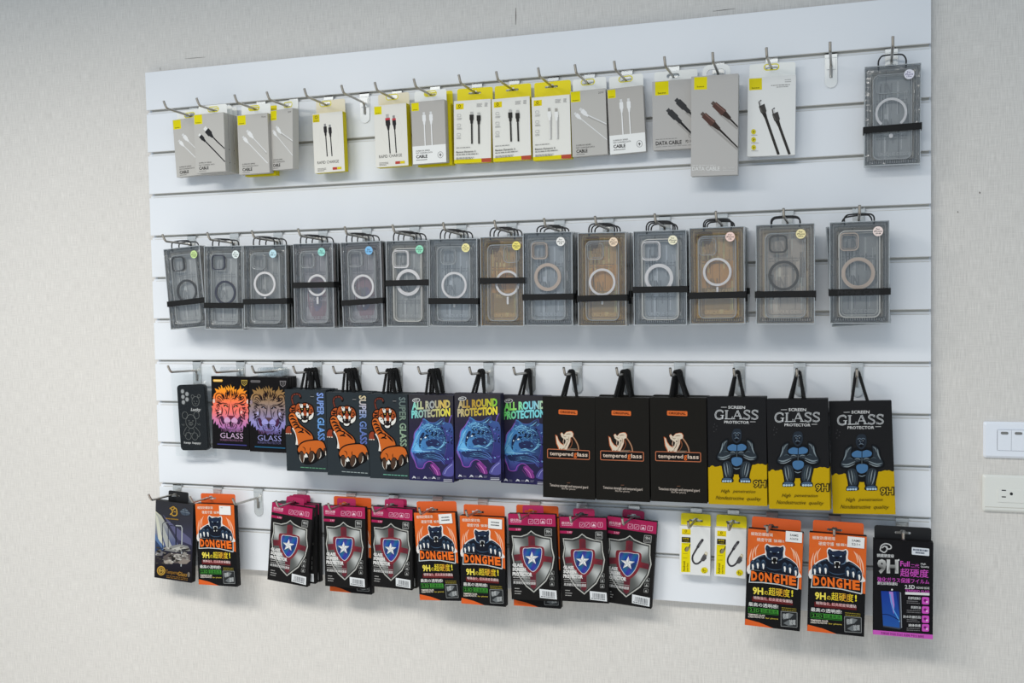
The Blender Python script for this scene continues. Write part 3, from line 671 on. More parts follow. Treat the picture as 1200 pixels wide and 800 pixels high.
    A.stroke([(240, 288), (254, 282), (262, 290), (272, 282), (286, 288)], 5, (96, 110, 124), False, 3); A.ell(252, 298, 3, 2, (190, 200, 206), 6); A.ell(273, 298, 3, 2, (190, 200, 206), 6); A.stroke([(262, 298), (256, 314), (270, 314)], 4, (84, 100, 116), False, 2); A.ell(262, 330, 9, 9, (14, 14, 18), 10); A.stroke([(248, 322), (262, 316), (278, 322)], 4, (100, 112, 122), False, 3)
    A.text('9H', 378, 588, 471, 645, K, .085); A.text('9H', 385, 595, 464, 638, (196, 164, 30), .012)
    A.text('High', 166, 654, 224, 682, (52, 46, 16), .0, .02, .35); A.text('penetration', 246, 656, 398, 680, (52, 46, 16), .0, .02, .35)
    A.text('Nondestructive', 132, 696, 322, 720, (52, 46, 16), .0, .02, .35); A.text('quality', 342, 702, 438, 730, (52, 46, 16), .0, .02, .35)
    return A.mesh('gorilla_print')

def art_panther():
    Q = lambda X, Y: (X, Y)                                   # sheet: 10 units to a pixel of a close look, origin at its corner
    tl, tr, br, bl = (67, 198), (715, 244), (670, 1400), (20, 1320)
    A = Art(.1045, .1935, [tl, tr, br, bl])
    O = (222, 98, 42); K = (20, 20, 22)
    A.sheet(K)
    A.poly([tl, tr, (694, 906), (42, 672)], lambda X, Y: (222, 100 + (4 if int(X / 40) % 2 else 0), 42))
    A.poly([(27, 1248), (200, 1296), (360, 1362), (20, 1320)], O)
    w = (236, 226, 214)
    for k in range(3):
        A.stroke([(84 + 36 * k, 640 - 60 * k), (84 + 36 * k, 540 - 50 * k), (112 + 40 * k, 430 - 26 * k)], 14, (240, 190, 160), False, 5, True)
        A.stroke([(676 - 32 * k, 690 - 70 * k), (664 - 34 * k, 560 - 50 * k), (626 - 30 * k, 450 - 20 * k)], 14, (240, 190, 160), False, 5, True)
    A.text('極致防爆玻璃', 100, 236, 358, 276, w, .015, .05); A.text('硬度守護', 170, 302, 345, 344, w, .015, .05); A.text('螢幕!!', 368, 318, 490, 352, w, .015, .05)
    out = [(262, 400), (290, 370), (330, 388), (440, 398), (480, 386), (506, 420), (500, 500), (560, 540), (640, 610), (664, 700), (650, 770), (60, 720), (90, 600), (150, 530), (250, 490), (268, 470)]
    A.blob(out, (232, 226, 222), 3)
    N = (26, 34, 52); N2 = (44, 62, 88); S = (112, 140, 168)
    A.blob([(100, 700), (104, 610), (160, 540), (260, 500), (300, 540), (460, 540), (520, 530), (600, 580), (646, 640), (650, 740), (560, 760), (300, 700)], (22, 26, 38), 3)
    A.poly([(276, 396), (292, 384), (330, 412), (400, 402), (446, 412), (480, 396), (488, 430), (478, 470), (480, 540), (440, 566), (420, 600), (340, 600), (310, 560), (286, 540), (282, 470), (270, 430)], N)
    A.poly([(284, 400), (304, 412), (300, 440), (282, 430)], N2); A.poly([(476, 410), (482, 436), (462, 446), (454, 420)], N2)
    A.blob([(320, 420), (380, 410), (440, 424), (450, 456), (376, 470), (310, 452)], (34, 46, 70)); A.poly([(352, 476), (400, 478), (388, 500), (364, 498)], (14, 16, 22))
    A.stroke([(282, 500), (300, 540), (342, 560)], 9, S, False, 3, True); A.stroke([(478, 500), (462, 548), (420, 562)], 9, S, False, 3, True)
    A.poly([(324, 456), (350, 466), (330, 470)], (190, 214, 230)); A.poly([(432, 462), (406, 470), (428, 476)], (190, 214, 230))
    A.stroke([(310, 446), (350, 458)], 6, (10, 12, 18)); A.stroke([(446, 452), (406, 462)], 6, (10, 12, 18))
    A.blob([(338, 536), (376, 524), (412, 536), (408, 596), (376, 610), (344, 594)], (12, 12, 14))
    for p in ([(344, 532), (358, 536), (350, 566)], [(400, 536), (412, 534), (406, 566)], [(346, 596), (354, 574), (366, 600)], [(388, 600), (398, 576), (406, 596)]): A.poly(p, (240, 240, 238))
    A.stroke([(346, 534), (376, 528), (410, 536)], 6, (214, 220, 224), False, 3)
    A.stroke([(280, 640), (330, 668), (400, 676), (470, 664)], 8, (70, 96, 122), False, 4, True); A.stroke([(150, 556), (210, 520), (256, 520)], 8, (70, 96, 122), False, 4, True); A.stroke([(510, 548), (570, 570), (620, 610)], 8, (70, 96, 122), False, 4, True)
    for x, y in ((122, 606), (180, 590), (246, 596), (498, 626), (560, 640), (626, 672)):
        A.blob([(x - 32, y + 60), (x - 28, y - 20), (x, y - 44), (x + 28, y - 14), (x + 22, y + 50), (x - 4, y + 70)], (38, 54, 74)); A.stroke([(x - 16, y - 16), (x, y - 32), (x + 16, y - 12)], 6, (86, 112, 136), False, 3, True)
        A.poly([(x - 14, y + 10), (x + 4, y + 4), (x + 12, y + 30), (x + 4, y + 76), (x - 6, y + 66)], (240, 238, 234))
    # wordmark
    A.poly([(70, 826), (92, 672), (300, 700), (660, 760), (656, 900), (640, 906), (420, 850), (240, 830)], (200, 206, 208)); A.poly([(84, 816), (100, 676), (300, 700), (652, 766), (642, 892), (420, 838), (240, 818)], (20, 18, 20))
    for i, (ch, x0, x1) in enumerate((('D', 100, 172), ('O', 188, 252), ('N', 264, 346), ('G', 364, 434), ('H', 452, 530), ('E', 546, 630))):
        dy = (x0 - 100) * .115
        A.text(ch, x0, 688 + dy, x1, 800 + dy, (238, 112, 36), .05, .1)
    A.text('9H', 118, 874, 242, 960, (240, 222, 90), .035, .09); A.text('の', 254, 918, 300, 966, (226, 200, 60), .02, .09)
    A.text('超硬度', 306, 878, 556, 972, ramp([(306, (244, 226, 60)), (410, (240, 200, 60)), (470, (226, 160, 50)), (556, (246, 224, 50))], 0), .03, .1); A.text('!', 574, 910, 594, 988, (240, 222, 60), .03)
    A.rect(110, 988, 590, 1042, (96, 30, 32), .1); A.text('特殊強化, 超高硬度保護貼', 128, 980, 586, 1020, ramp([(128, (236, 220, 216)), (280, (240, 170, 170)), (400, (236, 180, 180)), (586, (236, 226, 224))], 0), .02, .1)
    A.text('最高の透明感!', 68, 1050, 420, 1096, (236, 236, 232), .025, .1)
    A.box_line(66, 1112, 420, 1170, 5, (58, 140, 52), 4, .1); A.rect(212, 1126, 418, 1174, (64, 146, 54), .1); A.text('2.5D', 82, 1122, 196, 1162, (74, 152, 60), .02, .1); A.text('弧邊高透', 224, 1132, 408, 1172, (22, 46, 20), .02, .1)
    A.text('TEMPERED GLASS', 62, 1186, 262, 1206, w, .02, .08); A.text('SCREEN PROTECTOR', 62, 1212, 254, 1230, w, .02, .08); A.text('for phone', 268, 1230, 420, 1252, (196, 176, 70), .02, .08)
    A.lines(460, 1112, 642, 2, 24, 9, (150, 136, 50), .1, 3)
    A.box_line(452, 1160, 640, 1334, 6, (150, 152, 152), 4, .08)
    A.rect(460, 1170, 632, 1326, (44, 46, 48), .08); A.poly([(470, 1200), (540, 1180), (600, 1196), (560, 1240), (480, 1256)], (120, 124, 126)); A.poly([(480, 1300), (540, 1262), (622, 1266), (610, 1320), (540, 1330)], (110, 114, 116)); A.text('防爆', 476, 1184, 540, 1244, (190, 192, 192), .01); A.text('玻璃', 550, 1256, 622, 1324, (190, 192, 192), .01)
    return A.mesh('panther_print')

def art_shield():
    A = Art(.104, .1815, [(32, 41), (390, 51), (416, 698), (58, 691)])
    K = (26, 25, 25); R = (168, 34, 84); w = (226, 224, 222)
    A.sheet(K)
    A.poly([(32, 41), (390, 51), (394, 140), (36, 124)], R)
    A.text('鋼化防爆', 50, 78, 136, 100, (232, 200, 210), .02, .03); A.lines(52, 104, 136, 1, 5, 5, (216, 150, 176), .03)
    for x in (206, 250, 297, 346): A.box_line(x - 17, 84, x + 17, 118, 4, (222, 160, 184), 4, .03)
    A.stroke([(198, 100), (204, 108), (216, 92)], 4, (222, 160, 184)); A.stroke([(240, 110), (258, 92)], 4, (222, 160, 184)); A.poly([(284, 112), (297, 92), (310, 112)], (236, 200, 214)); A.stroke([(346, 90), (346, 112)], 5, (222, 160, 184))
    A.poly([(36, 148), (136, 151), (128, 172), (37, 168)], R); A.text('2.5D', 92, 153, 130, 166, (230, 170, 190), .02)
    A.box_line(312, 156, 362, 208, 5, (150, 150, 148), 3); A.text('9H', 320, 164, 354, 190, (176, 176, 174), .04); A.lines(318, 196, 356, 1, 5, 5, (150, 150, 148))
    out = [(60, 206), (130, 210), (178, 194), (208, 168), (242, 194), (302, 214), (362, 222), (368, 300), (384, 366), (370, 450), (322, 548), (228, 636), (168, 590), (108, 510), (76, 430), (60, 350), (70, 280)]
    A.poly(out, (188, 188, 182), 30); c = (216, 380)
    ins = lambda k: [(c[0] + (x - c[0]) * k, c[1] + (y - c[1]) * (k + .01)) for x, y in out]
    A.poly(ins(.95), (60, 60, 60))
    def steel(X, Y):
        a = math.atan2(Y - 385, X - 216); t = .5 + .5 * math.cos(4 * a - 2.7); r = math.hypot(X - 216, Y - 385)
        k = 88 + 100 * t ** 2 * min(1, r / 120); return (k, k + 2, k)
    A.poly([(72, 226), (150, 228), (208, 206), (270, 226), (348, 238), (352, 300), (368, 366), (354, 446), (310, 536), (228, 612), (178, 570), (122, 498), (90, 420), (76, 350), (82, 284)], steel, 22)
    DR = lambda X, Y: (118 + 26 * math.sin(X * .05), 40, 50)
    A.poly([(186, 214), (208, 206), (236, 214), (240, 300), (246, 590), (228, 612), (204, 594), (190, 300)], DR, 60); A.poly([(76, 352), (130, 346), (300, 356), (366, 366), (366, 408), (300, 400), (130, 394), (84, 400)], DR, 60)
    A.blob([(122, 298), (165, 288), (215, 281), (270, 286), (304, 300), (306, 370), (284, 446), (222, 502), (154, 444), (130, 380)], (126, 44, 54), 4)
    bl = [(148, 304), (180, 299), (215, 296), (255, 299), (288, 302), (288, 360), (268, 432), (221, 480), (166, 424), (146, 360)]
    A.blob(bl, (214, 208, 214), 4); A.blob([(218 + (x - 218) * .94, 380 + (y - 380) * .95) for x, y in bl], lambda X, Y: (26 + 20 * (math.sin(X * .09) + 1), 52 + 24 * (math.sin(X * .09 + Y * .05) + 1), 134 + 22 * math.sin(Y * .06)), 4, 22)
    st = []
    for k in range(10):
        r = 52 if k % 2 == 0 else 21; a = -PI / 2 + k * PI / 5; st.append((214 + r * math.cos(a), 378 + r * math.sin(a)))
    A.poly(st, (236, 236, 234))
    for k in range(5): A.poly([(214, 378), st[2 * k], st[2 * k + 1]], (190, 192, 196))
    for p in ((208, 190), (228, 618)): A.ell(p[0], p[1], 7, 7, (40, 40, 40), 10)
    A.text('GLASS', 66, 416, 146, 442, w, .05, .02); A.text('SCREEN', 66, 448, 166, 475, w, .05, .02); A.text('PROTECTOR', 66, 482, 216, 512, w, .05, .02)
    A.lines(70, 520, 204, 1, 5, 6, (170, 168, 166), .02); A.rect(72, 538, 242, 542, (170, 168, 166), .03); A.text('高清鋼化玻璃保護膜', 72, 550, 242, 572, w, .02, .03)
    for i, y in enumerate((604, 624, 642)): A.lines(82, y, 128 + 8 * i, 1, 5, 6, (176, 174, 172), .03, i)
    for y in (486, 525, 567): A.box_line(350, y - 15, 380, y + 13, 3, (140, 140, 138), 3); A.poly([(356, y + 8), (365, y - 10), (374, y + 8)], (176, 176, 174))
    A.poly([(270, 606), (398, 616), (402, 682), (274, 672)], (226, 228, 230))
    rd = random.Random(4); x = 292
    while x < 384:
        wd = rd.choice((2, 3, 5)); A.rect(x, 620 + (x - 292) * .08, x + wd, 655 + (x - 292) * .08, (70, 74, 80)); x += wd + rd.choice((3, 4))
    A.lines(282, 658, 390, 1, 5, 6, (90, 92, 96), .08)
    return A.mesh('shield_print')

def art_purple():
    A = Art(.107, .183, [(47, 121), (436, 138), (434, 770), (44, 728)])
    A.sheet((22, 21, 24)); P = (206, 84, 190); w = (222, 222, 222)
    A.poly([(44, 700), (434, 740), (434, 770), (44, 728)], (206, 92, 190)); A.text('防爆裂痕 防指紋 防油污 高清晰 更安全 強硬度', 98, 712, 378, 730, (84, 24, 74), .01, .11)
    A.stroke([(92, 190), (102, 160), (130, 148), (160, 158), (164, 176), (146, 182), (134, 164)], 8, (190, 190, 190), False, 5); A.stroke([(92, 190), (120, 204), (138, 184), (124, 164), (104, 176)], 8, (190, 190, 190), False, 5)
    A.text('鋼鐵硬度級', 72, 212, 184, 234, w, .01, .04)
    A.rbox(298, 168, 410, 216, (222, 226, 232), 5, .08); A.lines(306, 178, 408, 1, 8, 12, (104, 112, 126), .08, 3); A.lines(322, 197, 394, 1, 8, 11, (104, 112, 126), .08, 6)
    A.text('9H', 74, 246, 212, 340, ramp([(246, (206, 206, 204)), (285, (150, 150, 148)), (300, (90, 90, 88)), (345, (214, 214, 212))]), .05, .02); A.ell(214, 252, 5, 6, w, 8)
    A.text('Full', 224, 258, 284, 292, P, .02, .05); A.text('二代', 292, 276, 346, 300, P, .01, .05); A.text('High', 356, 270, 388, 284, w, .01, .05); A.text('Quality', 356, 288, 410, 302, w, .01, .05)
    A.text('超硬度', 224, 304, 406, 358, P, .02, .05)
    A.text('強化ガラス保護フイルム', 74, 360, 410, 392, P, .015, .05); A.text('鋼化玻璃保護貼', 74, 390, 206, 410, w, .01, .05)
    A.text('2.5D', 254, 412, 318, 438, w, .02, .04); A.text('ROUND EDGE', 328, 424, 412, 438, w, .01, .04); A.text('TEMPERED GLASS', 256, 442, 412, 458, P, .01, .05); A.rect(256, 458, 412, 474, w, .05)
    for i, y in enumerate((516, 576, 636, 692)):
        A.rbox(364, y - 25, 410, y + 23, P, 8, .06); A.ell(384, y - 2, 10, 9, (120, 30, 108), 10); A.ell(396, y + 8, 7, 7, (236, 190, 230), 8)
        A.text(['高透明度顯示', '表面防油', '防水防塵防刮', '邊緣保護'][i], [274, 292, 244, 276][i], y - 28, 356, y - 10, w, .01, .06); A.lines(266, y - 2, 356, 2, 12, 5, (120, 118, 120), .06, i)
    A.poly([(98, 450), (224, 456), (232, 690), (220, 700), (112, 680)], (64, 68, 78)); A.poly([(98, 450), (216, 455), (220, 690), (112, 672)], lambda X, Y: (28 + (Y - 450) * .05, 60 + (Y - 450) * .12, 150 + (Y - 450) * .06), 60)
    A.poly([(150, 454), (176, 456), (186, 540), (182, 600), (160, 520)], (168, 130, 206)); A.stroke([(156, 470), (176, 560), (206, 620), (220, 650)], 7, (90, 160, 222), False, 4); A.poly([(196, 456), (216, 456), (218, 600)], (20, 40, 110)); A.stroke([(106, 600), (150, 604), (218, 640)], 5, (20, 34, 80), False, 3); A.stroke([(226, 460), (233, 690)], 5, (140, 146, 156)); A.ell(170, 442, 6, 6, (226, 226, 226), 10)
    return A.mesh('phone_glass_print')

def art_tank():
    A = Art(.105, .189, [(68, 134), (349, 164), (337, 755), (55, 713)])
    A.poly(A.q, ramp([(140, (52, 52, 56)), (300, (54, 54, 64)), (430, (62, 62, 88)), (520, (40, 38, 50)), (750, (24, 22, 26))]), 80)
    A.poly([(64, 215), (110, 250), (240, 470), (120, 480), (60, 400)], lambda X, Y: tuple(a + (b - a) * min(1, max(0, (Y - 215) / 240)) for a, b in zip((206, 204, 178), (84, 92, 128))), 30)
    A.poly([(66, 225), (90, 250), (190, 480), (150, 500)], (170, 172, 168)); A.poly([(66, 235), (84, 262), (130, 480), (90, 470)], (206, 206, 190))
    A.poly([(120, 240), (180, 300), (330, 420), (338, 470), (240, 430)], (92, 92, 124)); A.poly([(60, 380), (96, 440), (150, 500), (60, 520)], (88, 116, 158)); A.poly([(62, 430), (120, 500), (62, 540)], (52, 68, 100))
    for x0, y0, x1, y1, c, w in ((118, 296, 212, 500, (44, 46, 58), 5), (162, 322, 216, 560, (38, 40, 52), 5)):
        A.stroke([(x0, y1), (x0, y0 + 16), (x0 + 14, y0), (x1, y0 + 4), (x1 + 6, y0 + 16), (x1 + 6, y1)], w, c)
    A.stroke([(218, 322), (258, 324), (266, 340), (262, 560), (258, 630)], 8, (172, 176, 178), False, 1); A.stroke([(130, 300), (180, 298)], 5, (130, 132, 140))
    for p, c in (([(66, 520), (90, 508), (124, 520), (116, 548), (66, 552)], (120, 118, 124)), ([(130, 508), (190, 474), (250, 462), (310, 476), (330, 510), (280, 520), (200, 520)], (136, 136, 134)), ([(180, 500), (250, 478), (300, 492), (250, 512)], (186, 184, 178)), ([(120, 560), (170, 528), (240, 532), (330, 540), (326, 590), (240, 606), (150, 604)], (94, 86, 84)), ([(190, 546), (230, 534), (300, 548), (250, 566)], (172, 168, 162)), ([(116, 596), (170, 576), (214, 590), (190, 612), (130, 610)], (168, 158, 148)), ([(230, 590), (262, 566), (330, 584), (300, 610), (250, 612)], (140, 130, 122)), ([(60, 560), (100, 550), (130, 600), (100, 616), (60, 600)], (44, 40, 46)), ([(186, 560), (200, 540), (214, 566), (206, 600), (190, 600)], (30, 30, 34)), ([(260, 500), (290, 494), (300, 520), (270, 526)], (52, 52, 56))): A.poly(p, c)
    rt = random.Random(9)
    for k in range(60):
        x = rt.uniform(76, 322); y = rt.uniform(486, 612); r = rt.uniform(5, 15); g = rt.choice((190, 150, 110, 70, 44)); A.poly([(x + r * math.cos(q + rt.uniform(-.4, .4)) * 1.3, y + r * .6 * math.sin(q)) for q in (0, 1.6, 3.0, 4.6)], (g, g - 4, g - 10))
    G = (190, 148, 60)
    A.stroke([(176, 190), (190, 200), (196, 222), (178, 240)], 9, G, False, 3); A.stroke([(200, 206), (216, 190), (228, 206), (228, 240), (206, 248), (190, 238)], 9, G, False, 3); A.stroke([(206, 216), (222, 220)], 7, G); A.stroke([(186, 188), (204, 180), (214, 190)], 8, G, False, 3)
    A.lines(146, 264, 244, 1, 6, 9, (150, 116, 50), .08)
    A.poly([(252, 214), (290, 186), (330, 226), (322, 240), (292, 246), (268, 238)], (74, 84, 98)); A.stroke([(258, 214), (324, 226)], 5, (110, 120, 130)); A.stroke([(270, 200), (310, 206)], 5, (120, 130, 138)); A.stroke([(288, 190), (294, 246)], 4, (50, 58, 70))
    A.ell(110, 662, 32, 36, G); A.ell(110, 662, 24, 27, (70, 52, 26)); A.ring(110, 662, 17, 20, 4, (206, 168, 80)); A.text('9H', 96, 650, 124, 674, (206, 168, 80), .02)
    A.text('Tempered', 146, 654, 250, 690, (150, 108, 44), .01, .1, .3); A.text('Glass', 236, 668, 306, 700, (172, 128, 54), .01, .1, .3); A.lines(150, 696, 320, 2, 12, 6, (130, 94, 44), .13, 3)
    A.ell(318, 690, 10, 20, (120, 112, 104), 12)
    return A.mesh('tank_print')

def art_bear():
    """soft toy outlines, wording and lens dots on the back of the black phone case (drawn on a 512 x 800 look)"""
    A = Art(.0775, .1555, [(72, 85), (352, 75), (388, 700), (98, 714)])
    g = (128, 130, 128)
    for x, y in ((131, 142), (176, 167), (135, 194), (176, 219), (138, 247)):
        A.ell(x, y, 21, 24, (90, 92, 92)); A.ell(x, y, 16, 19, (176, 178, 180))
    A.ring(262, 236, 36, 46, 4, g); A.ring(232, 190, 14, 16, 4, g); A.ring(296, 186, 14, 16, 4, g); A.ell(246, 236, 4, 5, g, 8); A.ell(276, 236, 4, 5, g, 8); A.stroke([(252, 254), (262, 262), (272, 254)], 4, g, False, 3)
    A.text('Lucky', 212, 300, 316, 338, (206, 206, 206), .04, 0, .2)
    A.ring(152, 372, 28, 34, 4, g); A.ring(268, 370, 28, 34, 4, g)
    A.ring(211, 430, 52, 66, 4, g); A.ell(192, 424, 5, 6, g, 8); A.ell(232, 424, 5, 6, g, 8); A.ring(211, 452, 20, 15, 3, g); A.ell(211, 446, 6, 4, g, 8); A.stroke([(200, 456), (211, 463), (222, 456)], 3, g, False, 3)
    A.stroke([(166, 486), (136, 540), (148, 572), (166, 560)], 4, g, False, 4); A.stroke([(258, 484), (300, 536), (292, 574), (272, 562)], 4, g, False, 4)
    A.ring(182, 572, 30, 34, 4, g); A.ring(250, 572, 30, 34, 4, g); A.ring(216, 520, 30, 26, 3, g)
    for x, y in ((128, 464), (290, 456)): A.stroke([(x - 12, y - 8), (x, y + 6), (x + 12, y - 10), (x + 14, y + 10)], 4, g)
    A.text('keep happy', 134, 624, 314, 652, (206, 206, 206), .03, 0, .1)
    return A.mesh('case_print')

def art_sticker(col, lines, ink=(40, 40, 44)):
    A = Art(.018, .018); A.ell(9, 9, 9, 9.2, col, 28)
    h = 3.0 if len(lines) == 3 else 3.6; y = 3.6 if len(lines) == 3 else 5
    for i, t in enumerate(lines):
        k = (.52 if i != 1 else .78) * 9 * min(1, .4 + len(t) / 9)
        A.text(t, 9 - k, y, 9 + k, y + h, ink, .02); y += h + 1
    return A.mesh('sticker_print')

def art_price(lines):
    A = Art(.031, .021); A.rect(0, 0, 31, 21, (236, 236, 234))
    if lines == 'faint': A.lines(4, 4, 10, 1, 2, 1.4, (150, 152, 156)); lines = []
    if lines == 'small': A.lines(6, 6, 26, 2, 6, 2.6, (96, 98, 102), 0, 4); lines = []
    for i, t in enumerate(lines): A.text(t, 8, 5 + i * 7, 24, 9.5 + i * 7, (70, 72, 76), .015)
    return A.mesh('price_print')

def art_card(kind, seed):
    """printed backing card seen through the clear box; plastic reflections painted on as streaks"""
    A = Art(.1, .175); rd = random.Random(seed)
    base = {'grey': (196, 193, 188), 'dark': (178, 174, 168), 'brown': (232, 188, 128), 'tan': (222, 204, 184), 'blue': (198, 200, 202), 'red': (186, 178, 178)}[kind]
    dk = tuple(x * .62 for x in base); md = tuple(x * .84 for x in base); lt = tuple(min(255, x * 1.16) for x in base)
    A.sheet(base)
    for x in (3, 8, 13, 87, 92, 97): A.rect(x - .7, 2, x + .7, 173, dk if x in (3, 97) else md)
    for k in range(16):
        k_ = rd.uniform(.72, 1.22); x = rd.uniform(14, 82); y = rd.uniform(6, 120); A.rect(x, y, x + rd.uniform(2, 9), y + rd.uniform(20, 70), tuple(min(255, b * k_) for b in base))  # pale and dark streaks: reflections in the clear plastic, painted onto the card
    A.box_line(16, 14, 84, 160, 1.2, md, 8)
    if kind == 'red': A.blob([(30, 80), (60, 70), (76, 100), (70, 150), (40, 158), (24, 120)], (178, 146, 150)); A.blob([(40, 100), (60, 95), (62, 130), (44, 140)], (150, 138, 156))
    if kind == 'brown': A.rect(20, 60, 80, 110, (242, 182, 108)); A.rect(26, 110, 80, 150, (198, 164, 112)); A.blob([(10, 8), (40, 6), (34, 30), (12, 30)], (150, 116, 78))
    rd2 = random.Random(seed + 3); sc = lambda f: tuple(min(255, q * f) for q in base)
    for i, f in ((1.5, .7), (4, 1.22), (6.5, .75), (11, 1.2)): A.box_line(i, i, 100 - i, 175 - i, .9, sc(f), 2)
    for k in range(26):
        x = rd2.uniform(10, 90); y = rd2.uniform(6, 130); A.rect(x, y, x + rd2.uniform(.6, 1.6), y + rd2.uniform(12, 60), sc(rd2.choice((.62, .78, 1.3))))  # finer reflection streaks, also put into the card colour
    for y in (28, 92):
        A.text('UN', 28, y, 50, y + 22, md, .04); A.lines(20, y + 30, 80, 2, 5, 2, md, 0, seed)
    A.text('PHONE CASE', 30, 112, 76, 120, lt, .02)
    A.text('UNIQUE DESIGN', 24, 152, 88, 160, lt, .03)
    A.rect(4, 166, 96, 173, dk); x = 8
    while x < 94: A.rect(x, 167.5, x + 2, 171.5, lt); x += 4.2
    return A.mesh('card_print_and_glare')
# ================================================================== the place
W_BOARD, H_BOARD, PITCH, SLAT = 1.752, 1.2, 0.1, 0.0897
BOARD_T = 0.018
WALL_Y = BOARD_T

def wallpaper():
    m = bpy.data.materials.new('woven_wallpaper'); m.use_nodes = True
    nt = m.node_tree; b = nt.nodes['Principled BSDF']; L = nt.links
    tc = nt.nodes.new('ShaderNodeTexCoord')
    def noise(scale, st, detail=3):
        mp = nt.nodes.new('ShaderNodeMapping'); mp.inputs['Scale'].default_value = st
        n = nt.nodes.new('ShaderNodeTexNoise'); n.inputs['Scale'].default_value = scale; n.inputs['Detail'].default_value = detail
        L.new(tc.outputs['Object'], mp.inputs[0]); L.new(mp.outputs[0], n.inputs['Vector']); return n
    v = noise(110, (6.0, 1, 0.32)); h = noise(110, (0.32, 1, 6.0)); big = noise(2.2, (1, 1, 1), 2)
    add = nt.nodes.new('ShaderNodeMath'); add.operation = 'ADD'; L.new(v.outputs['Fac'], add.inputs[0])
    hm = nt.nodes.new('ShaderNodeMath'); hm.operation = 'MULTIPLY'; hm.inputs[1].default_value = 0.55; L.new(h.outputs['Fac'], hm.inputs[0]); L.new(hm.outputs[0], add.inputs[1])
    rp = nt.nodes.new('ShaderNodeValToRGB'); L.new(add.outputs[0], rp.inputs[0])
    e = rp.color_ramp.elements; e[0].position = 0.40; e[1].position = 1.10
    e[0].color = (*lin((198, 194, 189)), 1); e[1].color = (*lin((227, 223, 218)), 1)
    mx = nt.nodes.new('ShaderNodeMix'); mx.data_type = 'RGBA'; mx.blend_type = 'MULTIPLY'; mx.inputs[0].default_value = 0.25
    L.new(rp.outputs[0], mx.inputs[6])
    bm2 = nt.nodes.new('ShaderNodeValToRGB'); L.new(big.outputs['Fac'], bm2.inputs[0]); bm2.color_ramp.elements[0].color = (.90, .90, .89, 1); bm2.color_ramp.elements[0].position = .3; bm2.color_ramp.elements[1].position = .7
    L.new(bm2.outputs[0], mx.inputs[7]); L.new(mx.outputs[2], b.inputs['Base Color'])
    bp = nt.nodes.new('ShaderNodeBump'); bp.inputs['Strength'].default_value = 0.25; bp.inputs['Distance'].default_value = 0.0008
    L.new(add.outputs[0], bp.inputs['Height']); L.new(bp.outputs[0], b.inputs['Normal'])
    b.inputs['Roughness'].default_value = 0.7; b.inputs['Specular IOR Level'].default_value = 0.25
    return m

mb = MB(); mb.box(-1.6, 3.2, WALL_Y, WALL_Y + 0.1, -0.85, 1.95)
wall = child('wall_back', mb.mesh('wall_back', wallpaper()), None); wall['kind'] = 'structure'
mb = MB(); mb.box(-2.2, 3.8, -5.0, WALL_Y + .1, -.90, -.85)
fl = child('floor', mb.mesh('floor', mat('pale_floor', (226, 222, 216), .5, 0, .4, noise=.06, nscale=3)), None); fl['kind'] = 'structure'
scuff = mat('wall_scuff', (98, 92, 86), .8)
mb = MB()
for x0, z0, x1, z1, r in ((.9289, 1.2637, .9282, 1.2279, .0009), (1.345, 1.2146, 1.389, 1.2156, .0006), (.0994, 1.2279, .158, 1.2268, .0005), (.0293, 1.2138, .0300, 1.2060, .0006), (1.838, .83, 1.8385, .826, .0011), (1.80, .795, 1.8005, .792, .0009)):
    mb.tube([(x0, WALL_Y - .0001, z0), ((x0 + x1) / 2 + .0004, WALL_Y - .0002, (z0 + z1) / 2), (x1, WALL_Y - .0001, z1)], [r * .4, r, r * .4], 6)
o = child('scuff_mark', mb.mesh('scuff_mark', scuff), wall); o['label'] = 'dark grey scuffs on the wallpaper'

# ------------------------------------------------------------------ slatwall board
white = mat('white_laminate', (228, 231, 236), .32, 0, .5)
mdf = mat('raw_mdf_edge', (116, 82, 68), .8)
alu = mat('groove_insert', (196, 194, 188), .4, .1)
chrome = mat('chrome', (222, 223, 222), .24, .6)
wire = mat('hook_wire', (176, 172, 166), .30, 1.0)
board = thing('slatwall_panel', 'large white slatwall panel of twelve slats fixed on the beige wallpaper', 'display panel', None, (W_BOARD / 2, BOARD_T, 0))
X0, X1 = -W_BOARD / 2, W_BOARD / 2
def L(y): return y - BOARD_T                     # board space: origin on the wall plane
mb = MB()
prof = []                                         # comb section with T slots, from the top down (y, z)
for i in range(12):
    zt, zb = H_BOARD - i * PITCH, H_BOARD - i * PITCH - SLAT
    if i: prof += [(L(.012), zt + .0052), (L(.006), zt + .0052) if False else (L(.006), zt + .0052), (L(.006), zt), (L(.0006), zt), (L(0), zt - .0006)]
    else: prof += [(L(.012), zt), (L(.0006), zt), (L(0), zt - .0006)]
    if i < 11: prof += [(L(0), zb + .0006), (L(.0006), zb), (L(.006), zb), (L(.006), zb - .0052 + .0104), (L(.012), zb + .0052)]
    else: prof += [(L(0), zb + .0006), (L(.0006), zb), (L(.012), zb)]
